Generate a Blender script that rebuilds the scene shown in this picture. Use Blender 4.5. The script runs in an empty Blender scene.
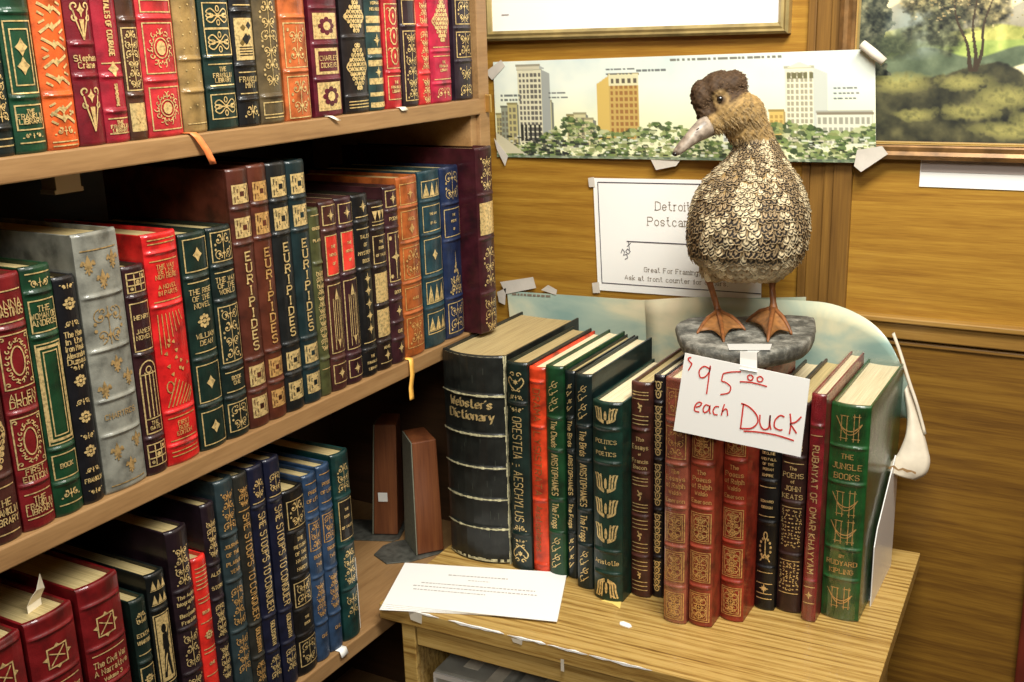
import bpy, bmesh, math, random
import numpy as np
from mathutils import Vector, Matrix
from mathutils.bvhtree import BVHTree

scene = bpy.context.scene
COL = scene.collection
H0 = 1.40                                  # camera height above the floor

# ------------------------------------------------------------------ camera
FPX = 1090.85
R = np.array([[0.86866915, 0.11024394, -0.48297016],
              [0.49455765, -0.24956844, 0.83254329],
              [-0.02875126, -0.96206126, -0.27131439]])
R[0] /= np.linalg.norm(R[0]); R[1] -= R[0]*(R[0]@R[1]); R[1] /= np.linalg.norm(R[1])
R[2] = np.cross(R[0], R[1])
if R[2][1] > 0: R[2] = -R[2]
# world rotation matrix with columns right, up, back (proper rotation)
rt, dn, fw = R[:, 0], R[:, 1], R[:, 2]
cam = bpy.data.cameras.new('camera'); co = bpy.data.objects.new('camera', cam); COL.objects.link(co)
M = Matrix(((rt[0], -dn[0], -fw[0], 0), (rt[1], -dn[1], -fw[1], 0), (rt[2], -dn[2], -fw[2], H0), (0, 0, 0, 1)))
co.matrix_world = M
cam.sensor_width = 36; cam.lens = FPX/1024*36; cam.clip_start = .02; cam.clip_end = 50
scene.camera = co

def at(px, py, Y):
    d = R @ np.array([px-512, py-341, FPX]); p = d*(Y/d[1]); return Vector((p[0], p[1], p[2]+H0))
def atz(px, py, z):
    d = R @ np.array([px-512, py-341, FPX]); p = d*(z/d[2]); return Vector((p[0], p[1], p[2]+H0))

# ------------------------------------------------------------------ helpers
def tag(o, label=None, cat=None, group=None, kind=None):
    if label: o['label'] = label
    if cat: o['category'] = cat
    if group: o['group'] = group
    if kind: o['kind'] = kind
    return o
def empty(name, loc=(0, 0, 0), rz=0, label=None, cat=None, group=None):
    o = bpy.data.objects.new(name, None); COL.objects.link(o); o.location = loc; o.rotation_euler = (0, 0, rz)
    o.empty_display_size = .02
    return tag(o, label, cat, group)
class MB:
    def __init__(s): s.v = []; s.f = []; s.c = []
    def quad(s, a, b, c, d): n = len(s.v); s.v += [a, b, c, d]; s.f.append((n, n+1, n+2, n+3))
    def poly(s, pts): n = len(s.v); s.v += list(pts); s.f.append(tuple(range(n, n+len(pts))))
    def box(s, x0, x1, y0, y1, z0, z1):
        n = len(s.v)
        s.v += [(x, y, z) for z in (z0, z1) for y in (y0, y1) for x in (x0, x1)]
        s.f += [(n, n+2, n+3, n+1), (n+4, n+5, n+7, n+6), (n, n+1, n+5, n+4), (n+2, n+6, n+7, n+3), (n, n+4, n+6, n+2), (n+1, n+3, n+7, n+5)]
        return s
    def grid(s, P, close_u=False):
        nr, nc = len(P), len(P[0]); n = len(s.v)
        for r in P: s.v += [tuple(p) for p in r]
        for i in range(nr-1):
            for j in range(nc if close_u else nc-1):
                k = (j+1) % nc
                s.f.append((n+i*nc+j, n+i*nc+k, n+(i+1)*nc+k, n+(i+1)*nc+j))
    def prism(s, pts, z0, z1, inset=0):
        n = len(s.v); m = len(pts)
        s.v += [(p[0], p[1], z0) for p in pts]+[(p[0], p[1], z1) for p in pts]
        s.f += [tuple(range(n+m-1, n-1, -1)), tuple(range(n+m, n+2*m))]
        for i in range(m): j = (i+1) % m; s.f.append((n+i, n+j, n+m+j, n+m+i))
    def tube(s, pts, rad, seg=8, cap=True):
        pts = [Vector(p) for p in pts]; rows = []
        up = Vector((0, 0, 1))
        for i, p in enumerate(pts):
            t = (pts[min(i+1, len(pts)-1)]-pts[max(i-1, 0)]).normalized()
            a = t.cross(up if abs(t.z) < .95 else Vector((1, 0, 0))).normalized(); b = t.cross(a)
            r = rad[i] if isinstance(rad, (list, tuple)) else rad
            rows.append([p+(a*math.cos(q)+b*math.sin(q))*r for q in [2*math.pi*k/seg for k in range(seg)]])
        s.grid(rows, True)
        if cap: s.poly(rows[0]); s.poly(rows[-1][::-1])
    def build(s, name, mat, parent=None, smooth=False, bevel=0, cols=None):
        me = bpy.data.meshes.new(name); me.from_pydata([tuple(v) for v in s.v], [], s.f)
        if cols is not None:
            at_ = me.color_attributes.new('Col', 'FLOAT_COLOR', 'POINT')
            at_.data.foreach_set('color', np.array(cols, dtype=np.float32).ravel())
        bm = bmesh.new(); bm.from_mesh(me); bmesh.ops.remove_doubles(bm, verts=bm.verts, dist=1e-6) if cols is None else None
        bmesh.ops.recalc_face_normals(bm, faces=bm.faces); bm.to_mesh(me); bm.free()
        if smooth: me.polygons.foreach_set('use_smooth', [True]*len(me.polygons))
        o = bpy.data.objects.new(name, me); COL.objects.link(o)
        if mat: me.materials.append(mat)
        if parent is not None: o.parent = parent
        if bevel:
            m = o.modifiers.new('bevel', 'BEVEL'); m.width = bevel; m.segments = 2; m.limit_method = 'ANGLE'; m.angle_limit = math.radians(50)
            m.harden_normals = False
        return o

# ------------------------------------------------------------------ materials
def lin(c):
    return tuple(((x+.055)/1.055)**2.4 if x > .04045 else x/12.92 for x in c)
def newmat(name):
    m = bpy.data.materials.new(name); m.use_nodes = True
    nt = m.node_tree; b = nt.nodes['Principled BSDF']; return m, nt, b
def N(nt, t, **k):
    n = nt.nodes.new(t)
    for a, v in k.items():
        if a.startswith('i_'): n.inputs[a[2:].replace('_', ' ')].default_value = v
        else: setattr(n, a, v)
    return n
def coords(nt, scale, kind='Object', rot=(0, 0, 0)):
    tc = N(nt, 'ShaderNodeTexCoord'); mp = N(nt, 'ShaderNodeMapping')
    mp.inputs['Scale'].default_value = scale; mp.inputs['Rotation'].default_value = rot
    nt.links.new(tc.outputs[kind], mp.inputs['Vector']); return mp.outputs[0]
def ramp(nt, fac, stops):
    r = N(nt, 'ShaderNodeValToRGB'); e = r.color_ramp.elements
    while len(e) > 1: e.remove(e[-1])
    e[0].position = stops[0][0]; e[0].color = (*stops[0][1], 1)
    for p, c in stops[1:]: q = e.new(p); q.color = (*c, 1)
    nt.links.new(fac, r.inputs[0]); return r.outputs[0]
def bump(nt, b, h, strength, dist=.001):
    n = N(nt, 'ShaderNodeBump'); n.inputs['Strength'].default_value = strength; n.inputs['Distance'].default_value = dist
    nt.links.new(h, n.inputs['Height']); nt.links.new(n.outputs[0], b.inputs['Normal'])
def plain(name, c, rough=.6, metal=0, noise=0, scale=80, coat=0, bstr=0, spec=.5):
    m, nt, b = newmat(name); b.inputs['Roughness'].default_value = rough; b.inputs['Metallic'].default_value = metal
    b.inputs['Coat Weight'].default_value = coat; b.inputs['Specular IOR Level'].default_value = spec
    b.inputs['Base Color'].default_value = (*c, 1)
    if noise or bstr:
        nz = N(nt, 'ShaderNodeTexNoise', i_Scale=1.0, i_Detail=5.0); nt.links.new(coords(nt, (scale,)*3), nz.inputs['Vector'])
        if noise:
            nt.links.new(ramp(nt, nz.outputs[0], [(.3, tuple(x*(1-noise) for x in c)), (.7, tuple(min(1, x*(1+noise)) for x in c))]), b.inputs['Base Color'])
        if bstr: bump(nt, b, nz.outputs[0], bstr, .0006)
    return m
_leath = {}
def deep(c): return tuple(x*(.17+.56*min(1, max(c)/.5)) for x in c)
def leather(c, shiny=0):
    c = deep(c); k = (c, shiny)
    if k in _leath: return _leath[k]
    m, nt, b = newmat('leather'); v = coords(nt, (1, 1, 1))
    n1 = N(nt, 'ShaderNodeTexNoise', i_Scale=60.0, i_Detail=4.0); nt.links.new(v, n1.inputs['Vector'])
    lo = tuple(x*.42 for x in c); hi = tuple(min(1, x*1.5+.004) for x in c)
    nt.links.new(ramp(nt, n1.outputs[0], [(.30, lo), (.5, c), (.75, hi)]), b.inputs['Base Color'])
    n2 = N(nt, 'ShaderNodeTexVoronoi', i_Scale=900.0); nt.links.new(v, n2.inputs['Vector'])
    bump(nt, b, n2.outputs['Distance'], .25, .0004)
    b.inputs['Roughness'].default_value = .50-.12*shiny; b.inputs['Specular IOR Level'].default_value = .35; b.inputs['Coat Weight'].default_value = .35+.4*shiny
    b.inputs['Coat Roughness'].default_value = .13
    _leath[k] = m; return m
def goldmat(name, c, metal=.5, rough=.34):
    m, nt, b = newmat(name); b.inputs['Metallic'].default_value = metal; b.inputs['Roughness'].default_value = rough
    nz = N(nt, 'ShaderNodeTexNoise', i_Scale=350.0, i_Detail=3.0); nt.links.new(coords(nt, (1, 1, 1)), nz.inputs['Vector'])
    nt.links.new(ramp(nt, nz.outputs[0], [(.36, tuple(x*.55 for x in c)), (.55, c)]), b.inputs['Base Color']); return m
GOLD = [goldmat('gold_foil', (.85, .63, .27)), goldmat('antique_gold', (.48, .32, .13), .4), goldmat('dull_gold', (.72, .42, .14), .45), goldmat('tarnished_foil', (.30, .12, .03), .3, .5)]
def pages(name, c, dark):
    m, nt, b = newmat(name); nz = N(nt, 'ShaderNodeTexNoise', i_Scale=1.0, i_Detail=4.0)
    nt.links.new(coords(nt, (1500, 12, 12)), nz.inputs['Vector'])
    nt.links.new(ramp(nt, nz.outputs[0], [(.3, dark), (.6, c)]), b.inputs['Base Color']); b.inputs['Roughness'].default_value = .55
    bump(nt, b, nz.outputs[0], .4, .0004); return m
PAGE_GILT = pages('gilt_page_edges', (.62, .5, .24), (.36, .27, .11)); PAGE_GILT.node_tree.nodes['Principled BSDF'].inputs['Metallic'].default_value = .3
PAGE_CREAM = pages('cream_page_edges', (.80, .70, .46), (.52, .42, .22))
PAGE_OLD = pages('old_page_edges', (.47, .36, .17), (.27, .19, .08))

def wood(name, stops, scale=(3, 60, 60), wave=None, rough=.45, coat=.1, bstr=.15, fine=(20, 600, 600)):
    m, nt, b = newmat(name)
    nz = N(nt, 'ShaderNodeTexNoise', i_Scale=1.0, i_Detail=6.0, i_Distortion=.4); nt.links.new(coords(nt, scale), nz.inputs['Vector'])
    n2 = N(nt, 'ShaderNodeTexNoise', i_Scale=1.0, i_Detail=3.0); nt.links.new(coords(nt, fine), n2.inputs['Vector'])
    fac = nz.outputs[0]
    if wave:
        w = N(nt, 'ShaderNodeTexWave', i_Scale=wave[0], i_Distortion=wave[1], i_Detail=3.0); w.inputs['Detail Scale'].default_value = 1.2
        w.bands_direction = 'Y'; nt.links.new(coords(nt, wave[2]), w.inputs['Vector'])
        mx = N(nt, 'ShaderNodeMix'); mx.inputs[0].default_value = wave[3]; nt.links.new(fac, mx.inputs[2]); nt.links.new(w.outputs['Fac'], mx.inputs[3]); fac = mx.outputs[0]
    mx = N(nt, 'ShaderNodeMix'); mx.inputs[0].default_value = .35; nt.links.new(fac, mx.inputs[2]); nt.links.new(n2.outputs[0], mx.inputs[3])
    nt.links.new(ramp(nt, mx.outputs[0], stops), b.inputs['Base Color']); b.inputs['Roughness'].default_value = rough; b.inputs['Coat Weight'].default_value = coat
    bump(nt, b, mx.outputs[0], bstr, .0006); return m
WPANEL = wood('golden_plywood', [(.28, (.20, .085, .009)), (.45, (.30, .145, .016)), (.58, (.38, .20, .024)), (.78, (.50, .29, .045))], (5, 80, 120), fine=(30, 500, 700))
WTRIM = wood('brown_trim_wood', [(.3, (.10, .046, .009)), (.55, (.19, .092, .016)), (.75, (.28, .145, .026))], (70, 70, 4), fine=(600, 600, 15))
WTRIMH = wood('pale_rail_wood', [(.3, (.18, .085, .016)), (.55, (.31, .165, .032)), (.75, (.44, .26, .07))], (4, 60, 80))
WSHELF = wood('tan_shelf_wood', [(.25, (.17, .085, .030)), (.5, (.28, .155, .06)), (.78, (.38, .225, .095))], (40, 5, 60), fine=(400, 30, 400), rough=.5)
WTABLE = wood('oak_table_wood', [(.30, (.13, .06, .012)), (.43, (.33, .19, .045)), (.54, (.48, .31, .09)), (.75, (.58, .40, .14))], (7, 260, 260), wave=(1.0, 10.0, (1.2, 34, 34), .22), coat=.2, rough=.38, fine=(40, 900, 900))
WRED = wood('reddish_block_wood', [(.3, (.10, .028, .01)), (.55, (.19, .06, .02)), (.75, (.27, .095, .03))], (60, 60, 6), fine=(500, 500, 20))
WLOW = wood('shaded_umber_plywood', [(.28, (.10, .042, .006)), (.45, (.17, .078, .010)), (.58, (.235, .115, .014)), (.78, (.31, .165, .024))], (5, 80, 120), fine=(30, 500, 700))  # darker lower board; part of its tone paints the wall's light falloff
WDARK = wood('shaded_case_wood', [(.3, (.035, .018, .008)), (.7, (.08, .04, .018))], (5, 5, 50))  # dark tone puts the shade of the case interiors into the colour

# ------------------------------------------------------------------ single stroke lettering
G = {
'A': '022842 1434', 'B': '02083847463505 3544433202', 'C': '4738180703123243', 'D': '0208284743220 2', 'E': '48080242 0535', 'F': '480802 0535',
'G': '47381807031232434525', 'H': '0208 4248 0545', 'I': '0208', 'J': '3833221203', 'K': '0208 480542', 'L': '080242', 'M': '0208254842', 'N': '02084248',
'O': '180703123243473818', 'P': '02083847463505', 'Q': '180703123243473818 2442', 'R': '02083847463505 2542', 'S': '473818070615354443321203',
'T': '0848 2228', 'U': '080312324348', 'V': '082248', 'W': '0812263248', 'X': '0842 0248', 'Y': '082548 2522', 'Z': '08480242',
'&': '42060718270403122244', '0': '180703123243473818', '1': '172822', '2': '07183847460242', '3': '071838474635444332120 3', '5': '4808053544433202',
'9': '46351506071838474432', '$': '473818070615354443321203 2921', '.': '0212', "'": '0807', '*': '1434443424 1636 1131', '-': '0535',
'a': '0516263532 341403122233', 'b': '0802 0516263533221203', 'c': '3526160503122233', 'd': '3832 3526160503122233', 'e': '04343526160503122233',
'f': '28171 2 0626', 'g': '3631201001 3526160503122233', 'h': '0802 0516263532', 'i': '0602 0708', 'j': '161100 1718', 'k': '0802 360432', 'l': '0802',
'm': '0602 05162522 25364542', 'n': '0602 0516263532', 'o': '160503122233352616', 'p': '0600 0516263533221203', 'q': '3630 3526160503122233',
'r': '0602 051626', 's': '35261605142433221203', 't': '18132232 0626', 'u': '060312223336 3632', 'v': '062246', 'w': '0612243246', 'x': '0632 0236',
'y': '0613 3610', 'z': '06360232'}
def _parse(s):
    out = []
    s = s.replace('f__', '')
    for st in s.split():
        out.append([(int(st[i]), int(st[i+1])) for i in range(0, len(st)-1, 2)])
    return out
G['D'] = '020828474322' + '02'; G['3'] = '071838474635444332' + '1203'; G['f'] = '281712 0626'
GL = {k: _parse(v) for k, v in G.items()}
def text_strokes(txt, serif=False, spacing=1.6):
    """polylines in font units: baseline 0, cap height 6"""
    x = 0; out = []
    for ch in txt:
        if ch == ' ': x += 2.6; continue
        st = GL.get(ch)
        if st is None: x += 2; continue
        w = max(p[0] for q in st for p in q)
        for q in st:
            out.append([(x+p[0], p[1]-2) for p in q])
            if serif:
                for i, j in ((0, 1), (-1, -2)):
                    if len(q) > 1 and q[i][0] == q[j][0] and abs(q[i][1]-q[j][1]) > 2:
                        out.append([(x+q[i][0]-.8, q[i][1]-2), (x+q[i][0]+.8, q[i][1]-2)])
        x += w+spacing
    return out, max(x-spacing, .1)
def ribbon(pts, t, closed=False):
    """2-D polyline -> list of quads (each 4 points) with mitred joints"""
    P = [(float(a), float(b)) for a, b in pts]
    P = [p for i, p in enumerate(P) if i == 0 or (abs(p[0]-P[i-1][0])+abs(p[1]-P[i-1][1])) > 1e-7]
    if len(P) < 2: return []
    n = len(P); L = []
    for i in range(n):
        if closed: a, b = P[i-1], P[(i+1) % n]
        else: a, b = P[max(i-1, 0)], P[min(i+1, n-1)]
        d0 = (P[i][0]-a[0], P[i][1]-a[1]); d1 = (b[0]-P[i][0], b[1]-P[i][1])
        l0 = math.hypot(*d0) or 1; l1 = math.hypot(*d1) or 1
        u0 = (d0[0]/l0, d0[1]/l0) if math.hypot(*d0) > 0 else (d1[0]/l1, d1[1]/l1)
        u1 = (d1[0]/l1, d1[1]/l1) if math.hypot(*d1) > 0 else u0
        tx, ty = u0[0]+u1[0], u0[1]+u1[1]; l = math.hypot(tx, ty)
        if l < .3: tx, ty = u1; l = 1
        tx /= l; ty /= l
        c = max(.5, tx*u1[0]+ty*u1[1])
        nx, ny = -ty*t/2/c, tx*t/2/c
        L.append(((P[i][0]+nx, P[i][1]+ny), (P[i][0]-nx, P[i][1]-ny)))
    q = []
    for i in range(n if closed else n-1):
        a, b = L[i], L[(i+1) % n]; q.append((a[0], b[0], b[1], a[1]))
    return q
def smooth_line(pts, k=5):
    P = [np.array(p, float) for p in pts]; out = []
    for i in range(len(P)-1):
        p0, p1, p2, p3 = P[max(i-1, 0)], P[i], P[i+1], P[min(i+2, len(P)-1)]
        for j in range(k):
            t = j/k; out.append(tuple(.5*((2*p1)+(-p0+p2)*t+(2*p0-5*p1+4*p2-p3)*t*t+(-p0+3*p1-3*p2+p3)*t**3)))
    out.append(tuple(P[-1])); return out

# ------------------------------------------------------------------ book builder
class Foil:
    """collects 2-D tooling for one spine"""
    def __init__(s, w): s.w = w; s.gold = []; s.title = []; s.inlay = {}
    def line(s, pts, t=.0009, lay=2, closed=False, dst=None):
        P = list(pts); Q = [P[0]]; mx = s.w/7
        for p in (P[1:]+([P[0]] if closed else [])):
            a = Q[-1]; n = max(1, int(abs(p[0]-a[0])/mx+.99))
            for i in range(1, n+1): Q.append((a[0]+(p[0]-a[0])*i/n, a[1]+(p[1]-a[1])*i/n))
        if closed: Q = Q[:-1]
        for q in ribbon(Q, t, closed): (s.gold if dst is None else dst).append((q, lay))
    def fill(s, pts, lay=2, col=None):
        (s.gold if col is None else s.inlay.setdefault(col, [])).append((tuple(pts), lay))
    def rect(s, x0, x1, z0, z1, lay=0, col=None, n=8):
        for i in range(n):
            a = x0+(x1-x0)*i/n; b = x0+(x1-x0)*(i+1)/n
            s.fill(((a, z0), (b, z0), (b, z1), (a, z1)), lay, col)
    def ell(s, cx, cz, rx, rz, t=.0009, n=16, lay=2): s.line([(cx+rx*math.cos(2*math.pi*i/n), cz+rz*math.sin(2*math.pi*i/n)) for i in range(n)], t, lay, True)
    def disc(s, cx, cz, rx, rz, n=10, lay=2, col=None, rot=0): s.fill([(cx+rx*math.cos(2*math.pi*i/n+rot), cz+rz*math.sin(2*math.pi*i/n+rot)) for i in range(n)], lay, col)
    def star(s, cx, cz, r, n=4, q=.35, rot=math.pi/2, lay=2, col=None, asp=1):
        s.fill([(cx+r*(1 if i % 2 == 0 else q)*math.cos(rot+math.pi*i/n), cz+asp*r*(1 if i % 2 == 0 else q)*math.sin(rot+math.pi*i/n)) for i in range(2*n)], lay, col)
    def spiral(s, cx, cz, r, a0, turns, t=.0008, sx=1):
        n = 12; P = []
        for i in range(n+1):
            f = i/n; rr = r*(1-.8*f); a = a0+turns*2*math.pi*f
            P.append((cx+sx*rr*math.cos(a), cz+rr*math.sin(a)))
        s.line(P, t)
    def arab(s, x0, x1, z0, z1, seed, t=.0008):
        rnd = random.Random(seed); cx = (x0+x1)/2; W = (x1-x0)/2; Hh = z1-z0
        n = max(1, round(Hh/(W*1.15))); ch = Hh/n
        for i in range(n):
            cz = z0+ch*(i+.5); r = min(W*.45, ch*.42)
            k = rnd.random(); d = 1 if (i+seed) % 2 else -1
            for sx in (-1, 1):
                s.spiral(cx+sx*W*.5, cz, r, math.pi*(.5*d), .95*d*(1 if k > .4 else -1), t, sx)
                s.spiral(cx+sx*W*.32, cz+d*ch*.25, r*.45, 0, .8, t, sx)
                s.disc(cx+sx*W*.82, cz-d*ch*.32, W*.1, ch*.1, 6); s.disc(cx+sx*W*.5, cz, W*.11, W*.11, 6)
            s.star(cx, cz, min(W*.28, ch*.3), 4, .35)
            s.line([(cx, cz-ch*.5), (cx, cz+ch*.5)], t*.9)
    def dense(s, x0, x1, z0, z1, seed, col):
        rnd = random.Random(seed); st = .0042; nz = max(1, int((z1-z0)/st)); nx = max(2, int((x1-x0)/2/st+.7))
        cx = (x0+x1)/2
        for i in range(nz):
            for j in range(nx):
                a = rnd.random()*6.28; k = rnd.random(); ox, oz = rnd.uniform(-.0008, .0008), rnd.uniform(-.0008, .0008)
                for sx in (-1, 1):
                    px = cx+sx*((j+.5)*(x1-x0)/2/nx+ox); pz = z0+(i+.5)*(z1-z0)/nz+oz
                    if k < .55: s.line([(px+sx*.0016*math.cos(a+q)*(1-.15*q), pz+.0016*math.sin(a+q)) for q in (0, .9, 1.8, 2.8, 3.8)], .0008)
                    else: s.disc(px, pz, .0013, .0009, 6, rot=a*sx)
    def text(s, txt, cx, zc, h, maxw, t=None, serif=True):
        st, w = text_strokes(txt, serif); k = h/6; kx = min(k*1.0, maxw/w)
        for q in st: s.line([(cx+(x-w/2)*kx, zc+(y-3)*k) for x, y in q], t or min(.00105, max(.0007, h*.15)), 3, dst=s.title)
    def vtext(s, txt, cx, z0, z1, width):
        st, w = text_strokes(txt, False, 1.8); L = z1-z0; k = L/w; kk = min(width/6, k*1.6)
        for q in st: s.line([(cx+(y-3)*kk, z1-x*k) for x, y in q], .00105, 3, dst=s.title)
    def stext(s, txt, cx, z0, z1, width):
        n = len(txt); h = (z1-z0)/n
        for i, ch in enumerate(txt):
            st, w = text_strokes(ch, True); k = h*.72/6; kx = min(width/max(w, 2.2), k*1.3)
            zc = z1-(i+.5)*h
            for q in st: s.line([(cx+(x-w/2)*kx, zc+(y-3)*k) for x, y in q], .0015, 3, dst=s.title)

def tool(fo, w, h, elems, cover):
    """draw the list of spine ornaments"""
    m = w*.40; ins = w*.10
    for e in elems:
        t = e[0]
        if t == 'L': fo.line([(-m, e[1]), (m, e[1])], .001)
        elif t == 'T':
            hh = e[3]*.00082 if len(e) > 3 else .004
            fo.text(e[2], 0, e[1], hh*1.05, w*.80)
        elif t == 'D': fo.star(0, e[1], min(w*.22, .0055), 4, .6, asp=1.2)
        elif t == 'X':
            r = min(w*.27, .0055); fo.star(0, e[1], r, 4, .3, asp=1.25); fo.star(0, e[1], r*.75, 4, .3, rot=math.pi/4)
        elif t == 'R':
            r = min(w*.30, .008)
            for i in range(8): a = i*math.pi/4; fo.disc(r*.62*math.cos(a), e[1]+r*.62*math.sin(a), r*.36, r*.19, 8, rot=0) if i % 4 == 0 else fo.disc(r*.6*math.cos(a), e[1]+r*.6*math.sin(a), r*.25, r*.25, 8)
            fo.disc(0, e[1], r*.25, r*.25, 8)
        else:
            z1, z0 = e[1], e[2]; zc = (z0+z1)/2; hz = z1-z0; W = w*.36
            if t == 'F':
                k = e[3] if len(e) > 3 else .09; x = w*(.5-k)
                fo.line([(-x, z0), (x, z0), (x, z1), (-x, z1)], .001, closed=True)
            elif t == 'F2':
                for k, tt in ((.15, .0022), (.27, .001)):
                    x = w*(.5-k); d = (k-.1)*w*1.1; fo.line([(-x, z0+d), (x, z0+d), (x, z1-d), (-x, z1-d)], tt, closed=True)
            elif t == 'A': fo.arab(-W, W, z0, z1, e[3] if len(e) > 3 else 1)
            elif t == 'AV':
                for i in range(4):
                    q = z0+hz*(i+.5)/4; fo.spiral(-w*.1*(-1)**i, q, w*.22, 1.5, .9*(-1)**i, .0009, (-1)**i); fo.line([(-w*.25, q-hz*.1), (w*.25, q+hz*.1)], .0008)
            elif t == 'PA': fo.dense(-w*.42, w*.42, z0, z1, int(abs(z0)*9999), cover)
            elif t == 'B':
                x = w*.33; fo.line([(-x, z0+.001), (x, z0+.001), (x, z1-.001), (-x, z1-.001)], .0009, closed=True)
                for cx_, cz_ in ((0, 0), (-.5, .5), (.5, .5), (-.5, -.5), (.5, -.5), (0, .72), (0, -.72)):
                    fo.ell(cx_*x*1.0, zc+cz_*hz*.42, x*.36, hz*.115, .0009, 10)
                fo.arab(-x, x, z0+.001, z1-.001, int(z0*1e4), .0007)
            elif t == 'O':
                fo.ell(0, zc, w*.19, hz*.22, .001); fo.disc(0, zc, w*.13, hz*.16, 10)
                for i in range(14):
                    a = i*2*math.pi/14; fo.spiral(w*.28*math.cos(a), zc+hz*.36*math.sin(a), w*.07, a, .8, .0008, 1 if i % 2 else -1)
                    fo.disc(w*.25*math.cos(a+.2), zc+hz*.3*math.sin(a+.2), .0008, .0012, 6)
            elif t == 'OV':
                x = w*.43; fo.line([(-x, z0), (x, z0), (x, z1), (-x, z1)], .001, closed=True)
                fo.ell(0, zc, w*.2, hz*.27, .0012, 18)
                for i in range(22):
                    a = i*2*math.pi/22; fo.spiral(w*.3*math.cos(a), zc+hz*.38*math.sin(a), w*.065, a, .8, .0009, 1 if i % 2 else -1)
                for sx in (-1, 1):
                    for sz in (-1, 1): fo.spiral(sx*w*.35, zc+sz*hz*.42, w*.07, 0, .9, .0009, sx)
            elif t == 'W':
                fo.fill([(-w*.09, zc+hz*.02), (w*.09, zc+hz*.02), (w*.03, z0+hz*.1), (0, z0)], 2)
                fo.line([(-w*.26, z1-hz*.25), (-w*.2, zc), (0, z0)], .0012); fo.line([(w*.26, z1-hz*.25), (w*.2, zc), (0, z0)], .0012)
                for sx in (-1, 1):
                    fo.spiral(sx*w*.2, z1-hz*.15, w*.14, -1, .9, .0013, sx); fo.spiral(sx*w*.22, zc+hz*.05, w*.11, 1, -.9, .0012, sx)
                fo.star(0, z1-hz*.25, w*.14, 4, .5, asp=1.6)
            elif t == 'Z':
                rnd = random.Random(3); n = max(2, int(hz/(w*.42)))
                for i in range(n):
                    q = z0+hz*(i+.5)/n; r = w*.2; sg = 1 if i % 2 else -1
                    fo.line([(-w*.36*sg, q-r*.7), (-w*.1*sg, q+r*.2), (w*.02*sg, q-r*.1), (w*.34*sg, q+r*.8)], .0022)
                    fo.line([(-w*.36*sg, q+r*.5), (-w*.2*sg, q+r*.9)], .0016); fo.star(0, q, r*.62, 4, .6); fo.line([(w*.2*sg, q-r*.8), (w*.36*sg, q-r*.3)], .0016)
            elif t == 'KN':
                for sx in (-1, 1):
                    for sz in (-1, 1): fo.line(smooth_line([(0, zc), (sx*w*.2, zc+sz*hz*.3), (sx*w*.33, zc+sz*hz*.16), (sx*w*.2, zc+sz*.02*hz), (0, zc)], 4), .0011)
                    fo.ell(sx*w*.24, zc, w*.1, hz*.09, .001, 10)
                fo.ell(0, zc+hz*.3, w*.05, hz*.12, .001, 10); fo.ell(0, zc-hz*.3, w*.05, hz*.12, .001, 10); fo.disc(0, zc, w*.05, w*.05)
            elif t == 'PG': fo.rect(-w*.41, w*.41, z0, z1, 0)
            elif t == 'PR': fo.rect(-w*.33, w*.33, z0, z1, 1, cover)
            elif t == 'PX':
                for a_, b_, r in ((-.1, .3, .11), (.16, .36, .13), (.0, .0, .18), (-.18, -.1, .1), (.15, .05, .1)): fo.star(a_*w, zc+b_*hz, r*w, 4, .75, lay=1, col=(.02, .02, .02) if a_ > -.05 else (.25, .16, .04))
                for i in range(4): fo.rect(-w*.3, w*.3, z0+hz*(.06+.07*i), z0+hz*(.09+.07*i), 1, (.02, .02, .02), 6)
            elif t == 'MD':
                n = 8
                for i in range(n): a = i*2*math.pi/n; fo.disc(w*.2*math.cos(a), zc+hz*.3*math.sin(a), w*.09, hz*.12, 8, 1, cover)
                fo.disc(0, zc, w*.21, hz*.31, 12, 1.2, cover); fo.disc(0, zc, w*.13, hz*.2, 10); fo.ell(0, zc, w*.04, hz*.06, .0007)
                x = w*.36; d = hz*.04; fo.line([(-x, z0+d), (x, z0+d), (x, z1-d), (-x, z1-d)], .0006, closed=True)
            elif t == 'Q':
                n = max(4, int(hz/.0045))
                for i in range(n):
                    f = (i+.5)/n; wd = w*.38*(1-abs(2*f-1))**.7; q = z0+hz*f
                    k = max(1, int(wd/.0035))
                    for j in range(-k, k+1):
                        x = wd*j/k if k else 0; fo.ell(x*.9, q, .0015, .0017, .001, 7)
                        if (i+j) % 2: fo.disc(x*.9, q, .001, .001, 6)
                for sx in (-1, 1): fo.line(smooth_line([(0, z1), (sx*w*.14, zc+hz*.25), (sx*w*.4, zc), (sx*w*.14, zc-hz*.25), (0, z0)], 5), .0012)
            elif t == 'ST': fo.rect(-w*.46, w*.46, z0, z1, 0)
            elif t == 'CH':
                n = max(2, int(hz/(w*.62)))
                for i in range(n):
                    q = z0+hz*(i+.5)/n; fo.ell(0, q, w*.22, hz/n*.42, .0014, 10)
                    for sx in (-1, 1): fo.spiral(sx*w*.24, q+hz/n*.3, w*.1, 0, .8, .0011, sx)
                    fo.disc(0, q, w*.06, hz/n*.15, 6)
            elif t == 'DT':
                n = max(1, int(hz/.010))
                for i in range(n):
                    for x in (-.27, 0, .27): fo.disc(x*w, z0+hz*(i+.5)/n+(.002 if x == 0 else 0), .0008, .0008, 6)
            elif t == 'LIS':
                x = e[3]*w*.55; r = hz*.5
                fo.fill([(x, z1), (x+r*.26, zc+r*.3), (x+r*.12, zc-r*.25), (x-r*.12, zc-r*.25), (x-r*.26, zc+r*.3)], 2)
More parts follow.
